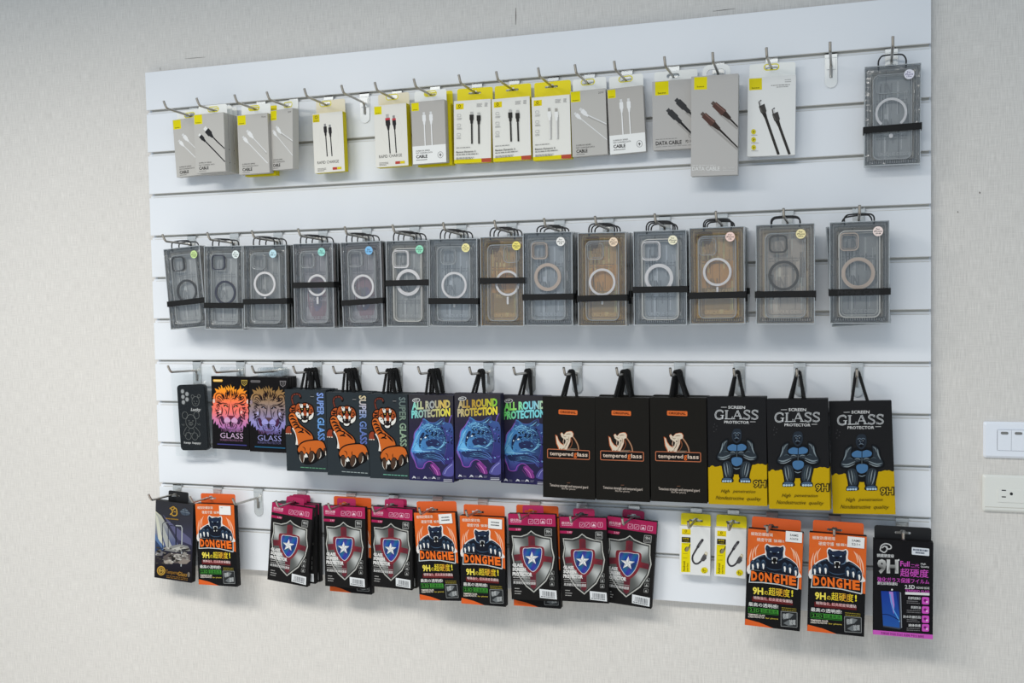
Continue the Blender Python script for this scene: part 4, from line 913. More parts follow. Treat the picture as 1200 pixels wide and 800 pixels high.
# each slot: the back wall steps straight down at y = .012
n = len(prof); back = [(L(.0145), prof[-1][1]), (L(.0145), H_BOARD)]
sec = prof + back
v = [(X0, y, z) for y, z in sec] + [(X1, y, z) for y, z in sec]
m = len(sec); f = []
for i in range(m):
    j = (i + 1) % m; f.append((i, j, m + j, m + i))
tr = tessellate_polygon([[Vector((y, z, 0)) for y, z in sec]])
for t in tr: f.append(tuple(t)); f.append((t[0] + m, t[2] + m, t[1] + m))
mb.add(v, f)
me = mb.mesh('slats', white)
bmx = bmesh.new(); bmx.from_mesh(me); bmesh.ops.recalc_face_normals(bmx, faces=bmx.faces); bmx.to_mesh(me); bmx.free()
child('slats', me, board)
mb = MB(); mb.box(X0 + .007, X1 - .001, L(.0145), L(.0178), H_BOARD - 12 * PITCH + .0103, H_BOARD + .0022)
o = child('backing_sheet', mb.mesh('backing_sheet', mdf), board); o['label'] = 'reddish brown raw backing edge'
for i in range(11):
    zb, zt = H_BOARD - i * PITCH - SLAT, H_BOARD - (i + 1) * PITCH
    mb = MB(); a, b_ = X0 + .010, X1 - .003
    mb.box(a, b_, L(.0080), L(.0090), zt - .0002, zb + .0002)           # channel floor
    mb.box(a, b_, L(.0068), L(.0080), zt + .0030, zt + .0038)            # thin rib along the floor
    mb.box(a, b_, L(.0008), L(.0085), zt + .0001, zt + .0009)            # lips lining the opening
    mb.box(a, b_, L(.0008), L(.0085), zb - .0009, zb - .0001)
    child('groove_insert', mb.mesh('groove_insert', alu), board)

# ------------------------------------------------------------------ hooks
GT = {1: 1.1103, 2: .8103, 3: .5103, 4: .2103}     # upper edge of the groove each row hangs from
ARM = lambda row, d: GT[row] - .025 + .004 * d / .1
mb = MB()
pl = [(-.0115, -.003), (.0115, -.003), (.0115, -.058)] + [(.0115 * math.cos(a), -.058 - .0115 * math.sin(a)) for a in [PI * k / 10 for k in range(1, 10)]] + [(-.0115, -.058)]
mb.prism_y(pl, -.0022, -.0006)
mb.box(-.0115, .0115, -.0022, .0046, -.0052, -.003); mb.box(-.0115, .0115, -.0034, .0046, -.0120, -.0100)
mb.box(-.0085, .0085, -.0045, -.0022, -.0345, -.0145)      # pressed ridge
HB = mb.mesh('bracket', chrome)
mb = MB()
pts = [(0, -.0038, -.050), (0, -.0038, -.032), (0, -.006, -.0265), (0, -.011, -.0250)] + [(0, -.011 - k * (.1 - .011) / 5, -.025 + .004 * (.011 + k * (.089) / 5 - .011) / .1) for k in range(1, 6)]
pts += [(0, -.1035, -.0196), (0, -.1062, -.0168), (0, -.1110, -.0090), (0, -.1125, -.0062)]
mb.tube(pts, .0026, 10)
HA = mb.mesh('arm', wire)
def hook(row, x, label, tilt=0.0):
    h = thing('display_hook', label, 'hook', 'display hooks', (x, 0, GT[row]))
    h.rotation_euler = (0, 0, tilt)
    child('bracket', HB, h); child('arm', HA, h)
    return h

# ------------------------------------------------------------------ carded boxes
def place(o, x, z, d, roll, h, yaw=0.0):
    r = math.radians(roll); y = math.radians(yaw)
    o.rotation_euler = (0, -r, y)
    o.location = (x + math.sin(r) * h / 2 * math.cos(y), -d + math.sin(r) * h / 2 * math.sin(y), z - math.cos(r) * h / 2)

CART = {}
def carton(w, h, t, m, b=.0007):
    k = (round(w, 4), round(h, 4), round(t, 4), m.name)
    if k not in CART:
        q = MB(); q.bev_box(-w / 2, w / 2, 0, t, 0, h, b); CART[k] = q.mesh('carton', m)
    return CART[k]

def to_local(x, z, roll, hx, hz, h):
    r = math.radians(roll); dx, dz = hx - x, hz - z
    return dx * math.cos(r) + dz * math.sin(r), -dx * math.sin(r) + dz * math.cos(r) + h / 2

def euro(cu, cv):
    """hanging slot with the bump on its upper side"""
    p = [(-.013, 0), (-.0145, -.0022), (-.013, -.0045), (.013, -.0045), (.0145, -.0022), (.013, 0), (.006, 0), (.0035, .003), (-.0035, .003), (-.006, 0)]
    return [(cu + a, cv + b) for a, b in p]
def oval(cu, cv): return rrect(cu, cv - .0012, .026, .0088, .0043, 4)

def hang_tab(root, m, w, t, hu, hv, h, top, hole='euro', r=.004, rim=None, yb=None):
    y1 = t if yb is None else yb
    hu = max(-w / 2 + .018, min(w / 2 - .018, hu))
    hv = max(hv, h + .0052)
    z1 = max(h + top, hv + .0085)
    out = [(-w / 2, h - .004), (w / 2, h - .004), (w / 2, z1 - r), (w / 2 - r * .3, z1 - r * .3), (w / 2 - r, z1), (-w / 2 + r, z1), (-w / 2 + r * .3, z1 - r * .3), (-w / 2, z1 - r)]
    ho = euro(hu, hv) if hole == 'euro' else oval(hu, hv + .0022)
    q = MB(); q.prism_y(out, y1 - .0008, y1 - .0001, 0, [ho])
    child('hang_tab', q.mesh('hang_tab', m), root)
    if rim:
        q = MB(); c = (hu, hv + .0022); q.ring_y(rrect(c[0], c[1] - .0012, .030, .0128, .0062, 4), oval(*c), y1 - .0011, y1 - .0008); o = child('hole_rim', q.mesh('hole_rim', rim), root.children[-1]); o['label'] = 'yellow rim round the hole'

def sized(o, w, h, w0, h0):
    o.scale = (w / w0, 1, h / h0)

CT = {k: mat('carton_' + k, tuple(v * .95 for v in c), .5, 0, .12) for k, c in dict(grey=(196, 193, 188), cream=(236, 232, 222), yellow=(226, 208, 16), white=(238, 238, 236), black=(24, 23, 24), slate=(44, 50, 55), violet=(42, 40, 66), charcoal=(27, 25, 22), orange=(216, 92, 36), wine=(24, 23, 24), gold=(24, 23, 26)).items()}
TAB = {k: mat('card_' + k, c, .5, 0, .3) for k, c in dict(white=(240, 240, 236), cream=(232, 222, 198), yellow=(236, 218, 14), orange=(216, 92, 36), maroon=(168, 34, 84), black=(26, 26, 28)).items()}
RIM = mat('rim_yellow', (226, 214, 40), .5)
CORD = mat('black_cord', (16, 16, 17), .75, 0, .3, bump=.5, nscale=600)
CLEARTAB = clear_mat('clear_tab', (.95, .96, .96), .10, .12, .25, 60)

def strap(root, hu, hv, h, t, spread=.014, r=.0031, slack=0.0):
    """twisted cord from two holes in the carton's top edge up and over the hook arm"""
    ym = t / 2; top = hv + .0026 + r
    L_ = []
    for k in range(9): a = k / 8; L_.append((hu * a * .9 - spread * (1 - a) + (hu - .0030) * 0 + (-.0034) * a + slack * math.sin(PI * a), ym, h - .004 + (top - .004 - h + .004) * a))
    R_ = [(2 * hu * .9 * ((k) / 8) * .5 + spread * (1 - k / 8) + .0034 * (k / 8) + slack * math.sin(PI * k / 8), ym, h - .004 + (top - h) * (k / 8)) for k in range(9)]
    cx = hu * .9
    arch = [(cx + .0034 * math.cos(a) * -1, ym, top - .004 + .004 * math.sin(a) + .0002) for a in [PI * j / 6 for j in range(1, 6)]]
    p = L_ + arch + R_[::-1]
    dense = smooth3(p, 4)
    q = MB(); q.tube(dense, r, 7, knob=.16)
    return child('cord_loop', q.mesh('cord_loop', CORD), root)
def smooth3(pts, n):
    P = [Vector(p) for p in pts]; out = []
    for i in range(len(P) - 1):
        p0 = P[max(i - 1, 0)]; p1 = P[i]; p2 = P[i + 1]; p3 = P[min(i + 2, len(P) - 1)]
        for k in range(n):
            t = k / n; out.append(0.5 * ((2 * p1) + (p2 - p0) * t + (2 * p0 - 5 * p1 + 4 * p2 - p3) * t * t + (3 * p1 - p0 - 3 * p2 + p3) * t ** 3))
    return out + [P[-1]]

def box(name, label, cat, group, P, w0, h0, t, cm, art=None, row=1, hx=0.0, tab=None, cord=None, tabtop=.02, hole='euro', rim=None, tabw=None, yaw=0.0, price=None):
    x, z, d, roll, w, h = P
    root = thing(name, label, cat, group); place(root, x, z, d, roll, h, yaw)
    o = child('carton', carton(w, h, t, cm), root)
    if art:
        o = child('front_print', art, root); sized(o, w, h, w0, h0)
    hz = ARM(row, d - t / 2 if cord else d - t)
    hu, hv = to_local(x, z, roll, hx, hz, h)
    if tab: hang_tab(root, tab, tabw or w - .003, t, hu, hv, h, tabtop, hole, rim=rim)
    if cord: strap(root, hu, hv, h, t, cord)
    if price:
        u, vv, me, rz = price
        o = child('price_sticker', me, root); o.location = (u, -.0016, vv); o.rotation_euler = (0, rz, 0)
    return root
# ------------------------------------------------------------------ top row: charging cables
A_blk, A_wht, A_stp, A_spl = art_cable('black'), art_cable('white'), art_cable('steep'), art_cable('split')
A_rap, A_rpr, A_ecb, A_ecw = art_cable('rapid'), art_cable('rapid_red'), art_cable('eco_black'), art_cable('eco_white')
A_dsm, A_dtl, A_wtb = art_cable('data_small'), art_cable('data_tall'), art_cable('white_tall')
G1 = 'charging cable boxes on the top row'
X1H = [.133, .221, .315, .400, .489, .578, .657, .748, .845, .929, 1.015, 1.093, 1.172, 1.268, 1.357, 1.461, 1.572, 1.682]
def cab(label, P, art, hx, cm='grey', tab='white', hole='oval', rim=RIM, t=.018, w0=.078, h0=.133, yaw=0, top=.022, name='cable_box'):
    P = (P[0], P[1], P[2], P[3], P[4] / 1000, P[5] / 1000)
    return box(name, label, 'cable box', G1, P, w0, h0, t, CT[cm], art, 1, hx, TAB[tab], None, top, hole, rim, yaw=yaw)
cab('grey cable box showing white plugs, first from the left in the top row', (.140, 1.010, .035, 2.8, 78, 133.8), A_wht, X1H[0])
cab('grey cable box showing black plugs, front of the second stack in the top row', (.220, 1.010, .070, .5, 78.5, 132.7), A_blk, X1H[1])
cab('grey cable box directly behind the grey box showing black plugs', (.2205, 1.0095, .0505, .3, 78.5, 132.7), A_blk, X1H[1])
cab('grey cable box nearest the board behind the grey box showing black plugs', (.2205, 1.0095, .031, .2, 78.5, 132.7), A_blk, X1H[1])
cab('grey cable box showing white plugs with a yellow box peeking out below it', (.321, 1.004, .050, .6, 78.5, 133.6), A_wht, X1H[2])
cab('yellow cable box mostly hidden behind a grey box showing white plugs', (.325, .9995, .030, -.4, 80, 131), None, X1H[2], 'yellow', 'yellow', t=.018)
cab('grey cable box showing white plugs, twisted sideways so its right side shows', (.395, 1.009, .052, -2.0, 76, 133.4), A_stp, X1H[3], yaw=-20)
cab('cream cable box showing two black plugs beside the empty hook, yellow sides', (.503, .998, .035, 1.0, 75, 131.5), A_rap, X1H[4], 'yellow', 'cream', w0=.076, h0=.132)
cab('cream cable box showing plugs with red collars, yellow sides', (.662, 1.001, .050, .9, 76.5, 133.2), A_rpr, X1H[6], 'yellow', 'cream', w0=.076, h0=.132, t=.022)
cab('cable box with grey upper part and white lower part, yellow box behind it', (.749, 1.003, .048, .7, 77, 132.3), A_spl, X1H[7], w0=.077, h0=.132)
cab('yellow cable box mostly hidden behind the grey and white box', (.754, .9985, .029, .3, 80, 131.5), None, X1H[7], 'yellow', 'yellow')
E1 = dict(cm='yellow', tab='yellow', hole='euro', rim=None, w0=.0825, h0=.131, top=.024)
cab('white cable box with yellow tab and black plugs, left one of two alike', (.844, 1.000, .035, -.9, 83.5, 132), A_ecb, X1H[8], **E1)
cab('white cable box with yellow tab and black plugs, right one of two alike', (.931, .999, .035, .5, 83.5, 130.7), A_ecb, X1H[9], **E1)
cab('white cable box with yellow tab and pale grey plugs', (1.018, .996, .035, .5, 82, 130.5), A_ecw, X1H[10], **E1)
cab('grey cable box showing slanted white plugs, just right of the yellow tabbed boxes', (1.098, 1.001, .035, 1.2, 74, 133.5), A_stp, X1H[11])
cab('grey and white cable box showing upright white plugs, left of the black data cable box', (1.176, 1.001, .035, 2.1, 73.5, 132.3), A_spl, X1H[12], w0=.077, h0=.132)
cab('short grey cable box showing dark grey plugs, left of the tall grey box', (1.2735, 1.006, .030, 0, 90, 137), A_dsm, X1H[13], rim=None, w0=.090, h0=.137)
# tall box hung by a white plastic ring
r_ = box('cable_box', 'tall grey cable box showing brown metal plugs on a white ring hanger', 'cable box', G1, (1.354, .976, .052, -.9, .0908, .1946), .0905, .194, .020, CT['grey'], A_dtl, 1, X1H[14])
hu, hv = to_local(1.354, .976, -.9, X1H[14], ARM(1, .05), .1946)
zt_ = max(hv + .0026, .1946 + .012)
q = MB(); n_ = 8; q.ring_y(rrect(hu, (zt_ + .007 + .183) / 2, .054, zt_ + .007 - .183, .013, n_), rrect(hu, (zt_ + .183) / 2 - .001, .038, zt_ - .185, .0085, n_), .0165, .0199)
o = child('ring_hanger', q.mesh('ring_hanger', mat('white_plastic', (236, 236, 234), .35)), r_); o['label'] = 'white plastic ring'
cab('white cable box with grey plugs and three small yellow symbols', (1.461, .990, .030, -1.1, 90.5, 152.8), A_wtb, X1H[15], 'white', t=.014, w0=.0905, h0=.153, top=.020)

TOPL = ['carrying the first grey cable box on the left', 'carrying the stack with the black plug box', 'carrying the grey box over a yellow one', 'carrying the twisted grey cable box', 'carrying the cream box beside the empty hook', None, 'carrying the cream box with red collared plugs', 'carrying the grey and white box before the yellow one', 'carrying the left white box with yellow tab', 'carrying the middle white box with yellow tab', 'carrying the right white box with yellow tab', 'carrying the grey box right of the yellow tabs', 'carrying the grey and white upright plug box', 'carrying the short grey dark plug box', 'carrying the tall grey cable box', 'carrying the white cable box with yellow symbols', None, 'carrying the single clear phone case box']
for i, x in enumerate(X1H):
    t_ = TOPL[i]
    hook(1, x, 'bare metal hook with nothing on it, top row, ' + ('among the cable boxes on the left' if i == 5 else 'left of the clear phone case box') if t_ is None else 'metal top row hook ' + t_, random.uniform(-.03, .03) if t_ else 0)

# ------------------------------------------------------------------ phone case boxes
SHELL = clear_mat('clear_box', (.97, .975, .98), .03, .05, .12, 9)
TRAY = clear_mat('tray_plastic', (.90, .90, .90), .04, .16, .6, 70)
FILM = clear_mat('case_back', (.95, .96, .97), .05, .06, .55, 18, stretch=(1, 1, .5))
def frosted(name, c, alpha, rough=.25):
    m = mat(name, c, rough, 0, .6); m.node_tree.nodes['Principled BSDF'].inputs['Alpha'].default_value = alpha; return m
EDGE = frosted('box_edge', (206, 212, 216), .5)
TPU = frosted('case_rim_clear', (206, 210, 212), .55)
TPUW = frosted('case_rim_white', (232, 230, 224), .9)
BAND = mat('elastic_band', (17, 17, 18), .7, 0, .3, bump=.4, nscale=900)
HANDLE = mat('handle_black', (20, 20, 24), .45)
RINGC = dict(white=(246, 243, 244), dark=(70, 70, 72), navy=(62, 62, 78), rose=(214, 196, 182), grey=(92, 90, 88), cream=(226, 214, 204))
RINGM = {k: mat('magnet_ring_' + k, c, .4) for k, c in RINGC.items()}
CARD = {}
for k in ('grey', 'dark', 'brown', 'tan', 'blue', 'red'): CARD[k] = art_card(k, len(k) * 7)
CW, CH, CTK = .1, .181, .0235
def case_box(label, P, card='grey', ring='white', rstyle='stem', cam='clear', rim='clear', ru=.0, rv=.085, rr=.0275, cpos=-.016, band=.055, btilt=0, sticker=None, sx=.033, row=2, hx=0, n_handle=0, text=False, group='clear phone case boxes on the second row', full=True, hw=.026):
    x, z, d, roll, w, h = P; h += .005
    root = thing('phone_case_box', label, 'phone case box', group); place(root, x, z, d, roll, h)
    k = (round(w, 3), round(h, 3))
    if ('shell', k) not in CART:
        q = MB(); q.bev_box(-w / 2, w / 2, 0, CTK, 0, h, .0012); CART[('shell', k)] = q.mesh('clear_shell', SHELL)
        q = MB(); e = .0013
        for y0, y1 in ((-.0002, e), (CTK - e, CTK + .0002)):
            q.ring_y([(-w / 2 - .0002, -.0002), (w / 2 + .0002, -.0002), (w / 2 + .0002, h + .0002), (-w / 2 - .0002, h + .0002)], [(-w / 2 + e, e), (w / 2 - e, e), (w / 2 - e, h - e), (-w / 2 + e, h - e)], y0, y1)
        CART[('edge', k)] = q.mesh('shell_edges', EDGE)
        q = MB(); q.ring_y(rrect(0, h / 2, w - .004, h - .004, .003, 4), rrect(0, h / 2, w - .018, h - .018, .008, 4), .005, .0125)
        q.ring_y(rrect(0, h / 2, w - .020, h - .020, .008, 4), rrect(0, h / 2, w - .023, h - .023, .007, 4), .004, .0125)
        for s_ in (-1, 1):
            for j in range(9): q.box(s_ * (w / 2 - .0075) - .003, s_ * (w / 2 - .0075) + .003, .0042, .005, .012 + j * (h - .024) / 8.5, .012 + j * (h - .024) / 8.5 + .0012)
        for j in range(int(w / .0042)): q.box(-w / 2 + .005 + j * .0042, -w / 2 + .0062 + j * .0042, .0038, .005, .0035, .0085)
        CART[('tray', k)] = q.mesh('inner_tray', TRAY)
        q = MB(); q.box(-w / 2 + .0015, w / 2 - .0015, .0165, .0185, .0015, h - .0015); CART[('card', k)] = q.mesh('insert_card', mat('card_back', (120, 120, 120), .7))
    s = child('clear_shell', CART[('shell', k)], root); child('shell_edges', CART[('edge', k)], s)
    child('inner_tray', CART[('tray', k)], root)
    cdo = child('insert_card', CART[('card', k)], root)
    pr = child('card_print_and_glare', CARD[card], cdo); pr.location = (0, .0163, .0015); pr.scale = ((w - .004) / .1, 1, (h - .003) / .175)
    cw, ch = w * .70, h * .86; cz = h * .485
    rimm = TPUW if rim == 'white' else TPU
    q = MB(); q.ring_y(rrect(0, cz, cw, ch, .0125, 6), rrect(0, cz, cw - .0042, ch - .0042, .0105, 6), .0022, .0135); q.ring_y(rrect(0, cz, cw - .010, ch - .010, .009, 6), rrect(0, cz, cw - .0112, ch - .0112, .0085, 6), .0060, .0072)
    pc = child('phone_case', q.mesh('phone_case', rimm), root)
    q = MB(); q.prism_y(rrect(0, cz, cw - .004, ch - .004, .0105, 5), .0078, .0086); child('back_panel', q.mesh('back_panel', FILM), pc)
    ct = cz + ch / 2
    cm_ = {'clear': (TPU, .0015), 'dark': (RINGM['dark'], .0022), 'navy': (RINGM['navy'], .0022), 'white': (RINGM['white'], .0024), 'rose': (RINGM['rose'], .0020), 'grey': (RINGM['grey'], .0030), 'bar': (TPU, .0012)}[cam]
    q = MB()
    if cam == 'bar': q.ring_y(rrect(0, ct - .0195, cw - .010, .033, .009, 5), rrect(0, ct - .0195, cw - .0125, .0305, .008, 5), .0035, .0078)
    else:
        cs = .034 if cam != 'white' else .038
        q.ring_y(rrect(cpos, ct - cs * .62, cs, cs, .0085, 6), rrect(cpos, ct - cs * .62, cs - 2 * cm_[1], cs - 2 * cm_[1], .007, 6), .0030, .0078)
        if cam in ('clear', 'white', 'rose'): q.ring_y(rrect(cpos, ct - cs * .62, cs - .008, cs - .008, .006, 6), rrect(cpos, ct - cs * .62, cs - .0092, cs - .0092, .0055, 6), .0050, .0078)
    child('camera_frame', q.mesh('camera_frame', cm_[0]), pc)
    q = MB(); rw = {'thick': .0068, 'stem': .0046, 'plain': .0050, 'open': .0046}[rstyle]
    if rstyle == 'open':
        a_ = [(ru + rr * math.cos(math.radians(t)), rv + rr * math.sin(math.radians(t))) for t in range(-50, 231, 8)]; b_ = [(ru + (rr - rw) * math.cos(math.radians(t)), rv + (rr - rw) * math.sin(math.radians(t))) for t in range(-50, 231, 8)]
        pg = a_ + b_[::-1]; q.prism_y(pg, .0064, .0078); q.prism_y(rrect(ru, rv - rr - .014, .007, .008, .003, 4), .0064, .0078)
    else:
        q.ring_y(circ(ru, rv, rr, 48), circ(ru, rv, rr - rw, 48), .0058, .0078)
        if rstyle == 'thick': q.ring_y(circ(ru, rv, rr - rw + .0022, 48), circ(ru, rv, rr - rw + .0010, 48), .0052, .0060); q.prism_y(rrect(ru, rv - rr + rw - .0012, .009, .0016, .0007, 2), .0050, .0060)
        if rstyle == 'stem': q.prism_y(rrect(ru, rv - rr - .0095, .0042, .016, .002, 4), .0064, .0078)
    child('magnet_ring', q.mesh('magnet_ring', RINGM[ring]), pc)
    # elastic band wrapped all the way round
    bh = .0125; q = MB(); a = math.tan(math.radians(btilt))
    for (x0, x1, y0, y1) in ((-w / 2 - .0022, w / 2 + .0022, -.0020, -.0006), (-w / 2 - .0022, w / 2 + .0022, CTK + .0004, CTK + .0014), (-w / 2 - .0022, -w / 2 - .0006, -.0006, CTK + .0004), (w / 2 + .0006, w / 2 + .0022, -.0006, CTK + .0004)):
        z0, z1 = h * 0 + band * h + a * x0, band * h + a * x1
        v = [(x0, y0, z0), (x1, y0, z1), (x1, y1, z1), (x0, y1, z0), (x0, y0, z0 + bh), (x1, y0, z1 + bh), (x1, y1, z1 + bh), (x0, y1, z0 + bh)]
        q.add(v, [(0, 3, 2, 1), (4, 5, 6, 7), (0, 1, 5, 4), (1, 2, 6, 5), (2, 3, 7, 6), (3, 0, 4, 7)])
    bo = child('elastic_band', q.mesh('elastic_band', BAND), root)
    if text:
        T = Art(.075, .009); T.text('PHONE CASE', 0, 1, 75, 9, (52, 52, 54), .02); o = child('band_lettering', T.mesh('band_lettering'), bo); o.location = (-.001, -.0021, band * h + .0017)
    if sticker:
        o = child('round_sticker', art_sticker(sticker[0], sticker[1], sticker[2] if len(sticker) > 2 else (44, 44, 50)), root); o.location = (sx, -.0004, h - .0285)
    hu, hv = to_local(x, z, roll, hx, ARM(row, d - CTK / 2), h)
    top = hv + .0026 + .0015
    ym = CTK * .5; q = MB(); s0 = hw
    pts = [(hu * .5 - s0, ym, h - .006), (hu * .5 - s0 - .0005, ym, h + (top - h) * .45), (hu * .6 - s0 + .004, ym, h + (top - h) * .86), (hu - .014, ym, top - .0006), (hu, ym, top), (hu + .014, ym, top - .0006), (hu * .6 + s0 - .004, ym, h + (top - h) * .86), (hu * .5 + s0 + .0005, ym, h + (top - h) * .45), (hu * .5 + s0, ym, h - .006)]
    q.tube(smooth3(pts, 4), .0015, 8); child('carry_handle', q.mesh('carry_handle', HANDLE), root)
    return root

X2H = [.116, .233, .349, .465, .575, .691, .802, .917, 1.023, 1.128, 1.246, 1.361, 1.489, 1.622]
Kp = (48, 44, 46)
SP = [
 ((.1375, .682, .065, 4.0, .098, .183), dict(card='grey', ring='dark', rstyle='plain', cam='dark', rv=.086, band=.29, btilt=1, sticker=((206, 232, 160), ['For', 'iPhone', '11ProM'])), 2, 'with dark grey ring and greenish sticker, first on the left'),
 ((.248, .680, .075, -1.0, .100, .185), dict(card='grey', ring='navy', rstyle='plain', cam='navy', rv=.084, band=.255, sticker=((232, 242, 240), ['For', 'iPhone', '11Max'])), 2, 'with navy ring and navy camera frame'),
 ((.363, .680, .088, -.9, .108, .1805), dict(card='dark', ring='white', rstyle='stem', cam='clear', rv=.099, ru=-.004, band=.29, btilt=1, cpos=-.018, sticker=((196, 228, 238), ['For', 'XR-11']), sx=.022), 3, 'with white ring and pale blue sticker'),
 ((.483, .680, .085, -.3, .097, .181), dict(card='red', ring='white', rstyle='stem', cam='clear', rv=.094, ru=.006, rr=.024, band=.475, sticker=((158, 222, 212), ['For', '17 Pro']), sx=.022), 3, 'with white ring crossed by its band and teal sticker'),
 ((.600, .680, .085, .4, .095, .180), dict(card='red', ring='white', rstyle='stem', cam='clear', rv=.088, rr=.0265, band=.265, btilt=2.5, sticker=((132, 192, 238), ['For', '17 Air']), sx=.020), 3, 'with reddish insert and bright blue sticker'),
 ((.707, .680, .085, -.6, .096, .178), dict(card='grey', ring='white', rstyle='thick', cam='white', rim='white', rv=.094, rr=.0285, band=.475, btilt=.6, cpos=-.016, sticker=((156, 228, 196), ['For', 'iPhone', '13']), sx=.030), 3, 'with thick white ring and green sticker'),
 ((.812, .680, .085, -.9, .108, .179), dict(card='blue', ring='white', rstyle='stem', cam='clear', rv=.086, rr=.0285, band=.255, cpos=-.012, sticker=((246, 236, 168), ['For', 'iPhone', '12Pro']), sx=.029), 3, 'with white ring, blue grey insert and pale yellow sticker'),
 ((.9205, .680, .085, -.6, .094, .180), dict(card='brown', ring='white', rstyle='stem', cam='clear', rv=.089, ru=.010, rr=.0265, band=.475, cpos=.020, sticker=((246, 230, 128), ['For', 'iPhone', '13Pro']), sx=.032), 3, 'with brown insert, band across its ring and bright yellow sticker'),
 ((1.019, .683, .085, -.5, .104, .185), dict(card='blue', ring='rose', rstyle='thick', cam='rose', rv=.099, ru=-.002, rr=.0285, band=.275, btilt=.5, cpos=-.018, sticker=((244, 242, 238), ['For', 'iPhone', '15']), sx=.028), 3, 'with rose ring and white sticker'),
 ((1.132, .680, .085, -.5, .0985, .1825), dict(card='brown', ring='white', rstyle='stem', cam='clear', rv=.088, ru=-.001, rr=.0275, band=.265, btilt=1.2, cpos=-.014, sticker=((246, 222, 196), ['For', 'iPhone', '15Pro']), sx=.024), 3, 'with brown insert, white ring and peach sticker'),
 ((1.249, .680, .085, -.2, .105, .1815), dict(card='blue', ring='white', rstyle='thick', cam='white', rim='white', rv=.093, ru=-.003, rr=.0285, band=.345, cpos=-.018, sticker=((250, 244, 216), ['For', 'iPhone', '17ProM']), sx=.026), 3, 'with thick white ring, white rim and cream sticker'),
 ((1.360, .682, .085, 0, .105, .1825), dict(card='brown', ring='white', rstyle='stem', cam='clear', rv=.101, ru=.000, rr=.0275, band=.265, btilt=.4, cpos=-.018, sticker=((250, 218, 208), ['For', 'iPhone', '16']), sx=.026), 3, 'with brown insert, white ring and pink sticker'),
 ((1.488, .682, .085, -.2, .108, .1845), dict(card='tan', ring='grey', rstyle='plain', cam='grey', rv=.092, ru=-.003, rr=.0285, band=.265, cpos=-.013, sticker=((246, 232, 178), ['For', 'iPhone', '16Pro']), sx=.029), 2, 'with grey ring, grey camera frame and straw sticker'),
 ((1.622, .682, .075, -.1, .106, .1855), dict(card='dark', ring='rose', rstyle='thick', cam='rose', rim='white', rv=.094, ru=-.002, rr=.0300, band=.275, btilt=.6, cpos=-.018, sticker=((250, 232, 226), ['For', 'iPhone', '16ProM']), sx=.033, text=True), 2, 'with rose ring, white rim and lettered band, last on the right'),
]
SHORT = ['with greenish sticker', 'with navy ring', 'with pale blue sticker', 'with teal sticker', 'with bright blue sticker', 'with green sticker', 'with pale yellow sticker', 'with bright yellow sticker', 'with rose ring and white sticker', 'with peach sticker', 'with cream sticker', 'with pink sticker', 'with straw sticker', 'with lettered band']
ORD = ['second', 'third', 'rearmost']
for i, (P, kw, n, lab) in enumerate(SP):
    case_box('clear phone case box ' + lab, P, hx=X2H[i], **kw)
    for k in range(1, n):
        dk = P[2] - k * .0262
        if dk < CTK + .001: break
        k2 = dict(kw); k2.pop('text', None); k2['sticker'] = None; k2['card'] = ['dark', 'grey'][k % 2] if kw['card'] != 'brown' else 'brown'
        k2['band'] = kw['band'] + [.03, -.04][k % 2]
        P2 = (P[0] + [.001, -.001][k % 2], P[1] + .0005, dk, P[3] * .5 + [.25, -.2][k % 2], P[4], P[5])
        if i == 13: P2 = (P[0] - .002, P[1] - .004, dk, 3.2, P[4], P[5]); k2['band'] = .32
        case_box('clear phone case box ' + ['directly', 'two places'][k - 1] + ' behind the front one ' + SHORT[i], P2, hx=X2H[i], **k2)
    hook(2, X2H[i], 'metal hook in the second row holding the case boxes ' + SHORT[i], random.uniform(-.02, .02))
case_box('single clear phone case box at the right end of the top row', (1.682, .976, .034, -.4, .0995, .181), 'grey', 'white', 'open', 'bar', 'clear', -.002, .098, .0285, 0, .335, 1.6, ((238, 236, 246), ['For', 'iPhone', '17Pro'], (84, 70, 130)), .029, 1, X1H[17], group=None, hw=.024)
# ------------------------------------------------------------------ third row: tempered glass boxes
X3H = [.119, .239, .339, .442, .541, .643, .743, .858, .953, 1.056, 1.166, 1.273, 1.393, 1.510, 1.618]
# black phone case in a clear bag
bag = thing('bagged_phone_case', 'black phone case with bear outlines sealed in a clear plastic bag', 'phone case')
place(bag, .122, .375, .030, 2.1, .157)
cm = mat('black_case', (12, 13, 14), .25, 0, .4)
q = MB(); pts = rrect(0, .0785, .0785, .1565, .009, 6)
bmc = MB(); bmc.prism_y(pts, 0, .011)
me = bmc.mesh('case_body', cm); bmx = bmesh.new(); bmx.from_mesh(me); bmesh.ops.remove_doubles(bmx, verts=bmx.verts, dist=1e-6)
sharp = [e for e in bmx.edges if len(e.link_faces) == 2 and e.calc_face_angle(0) > .9]
bmesh.ops.bevel(bmx, geom=sharp, offset=.0018, segments=2, affect='EDGES'); bmx.to_mesh(me); bmx.free()
cb = child('case_body', me, bag); o = child('case_print', art_bear(), cb); o.location = (0, -.0001, .0005)
BAGM = clear_mat('clear_bag', (.97, .98, .98), .0, .12, .6, 30, 1.3)
q = MB(); nx, nz = 22, 40; bw, bh = .114, .2105
rd = random.Random(8)
hu, hv = to_local(.122, .375, 2.1, X3H[0], ARM(3, .024), .157)
V0 = hv + .0024 - bh / nz * round((hv + .0024 + .012) / (bh / nz))
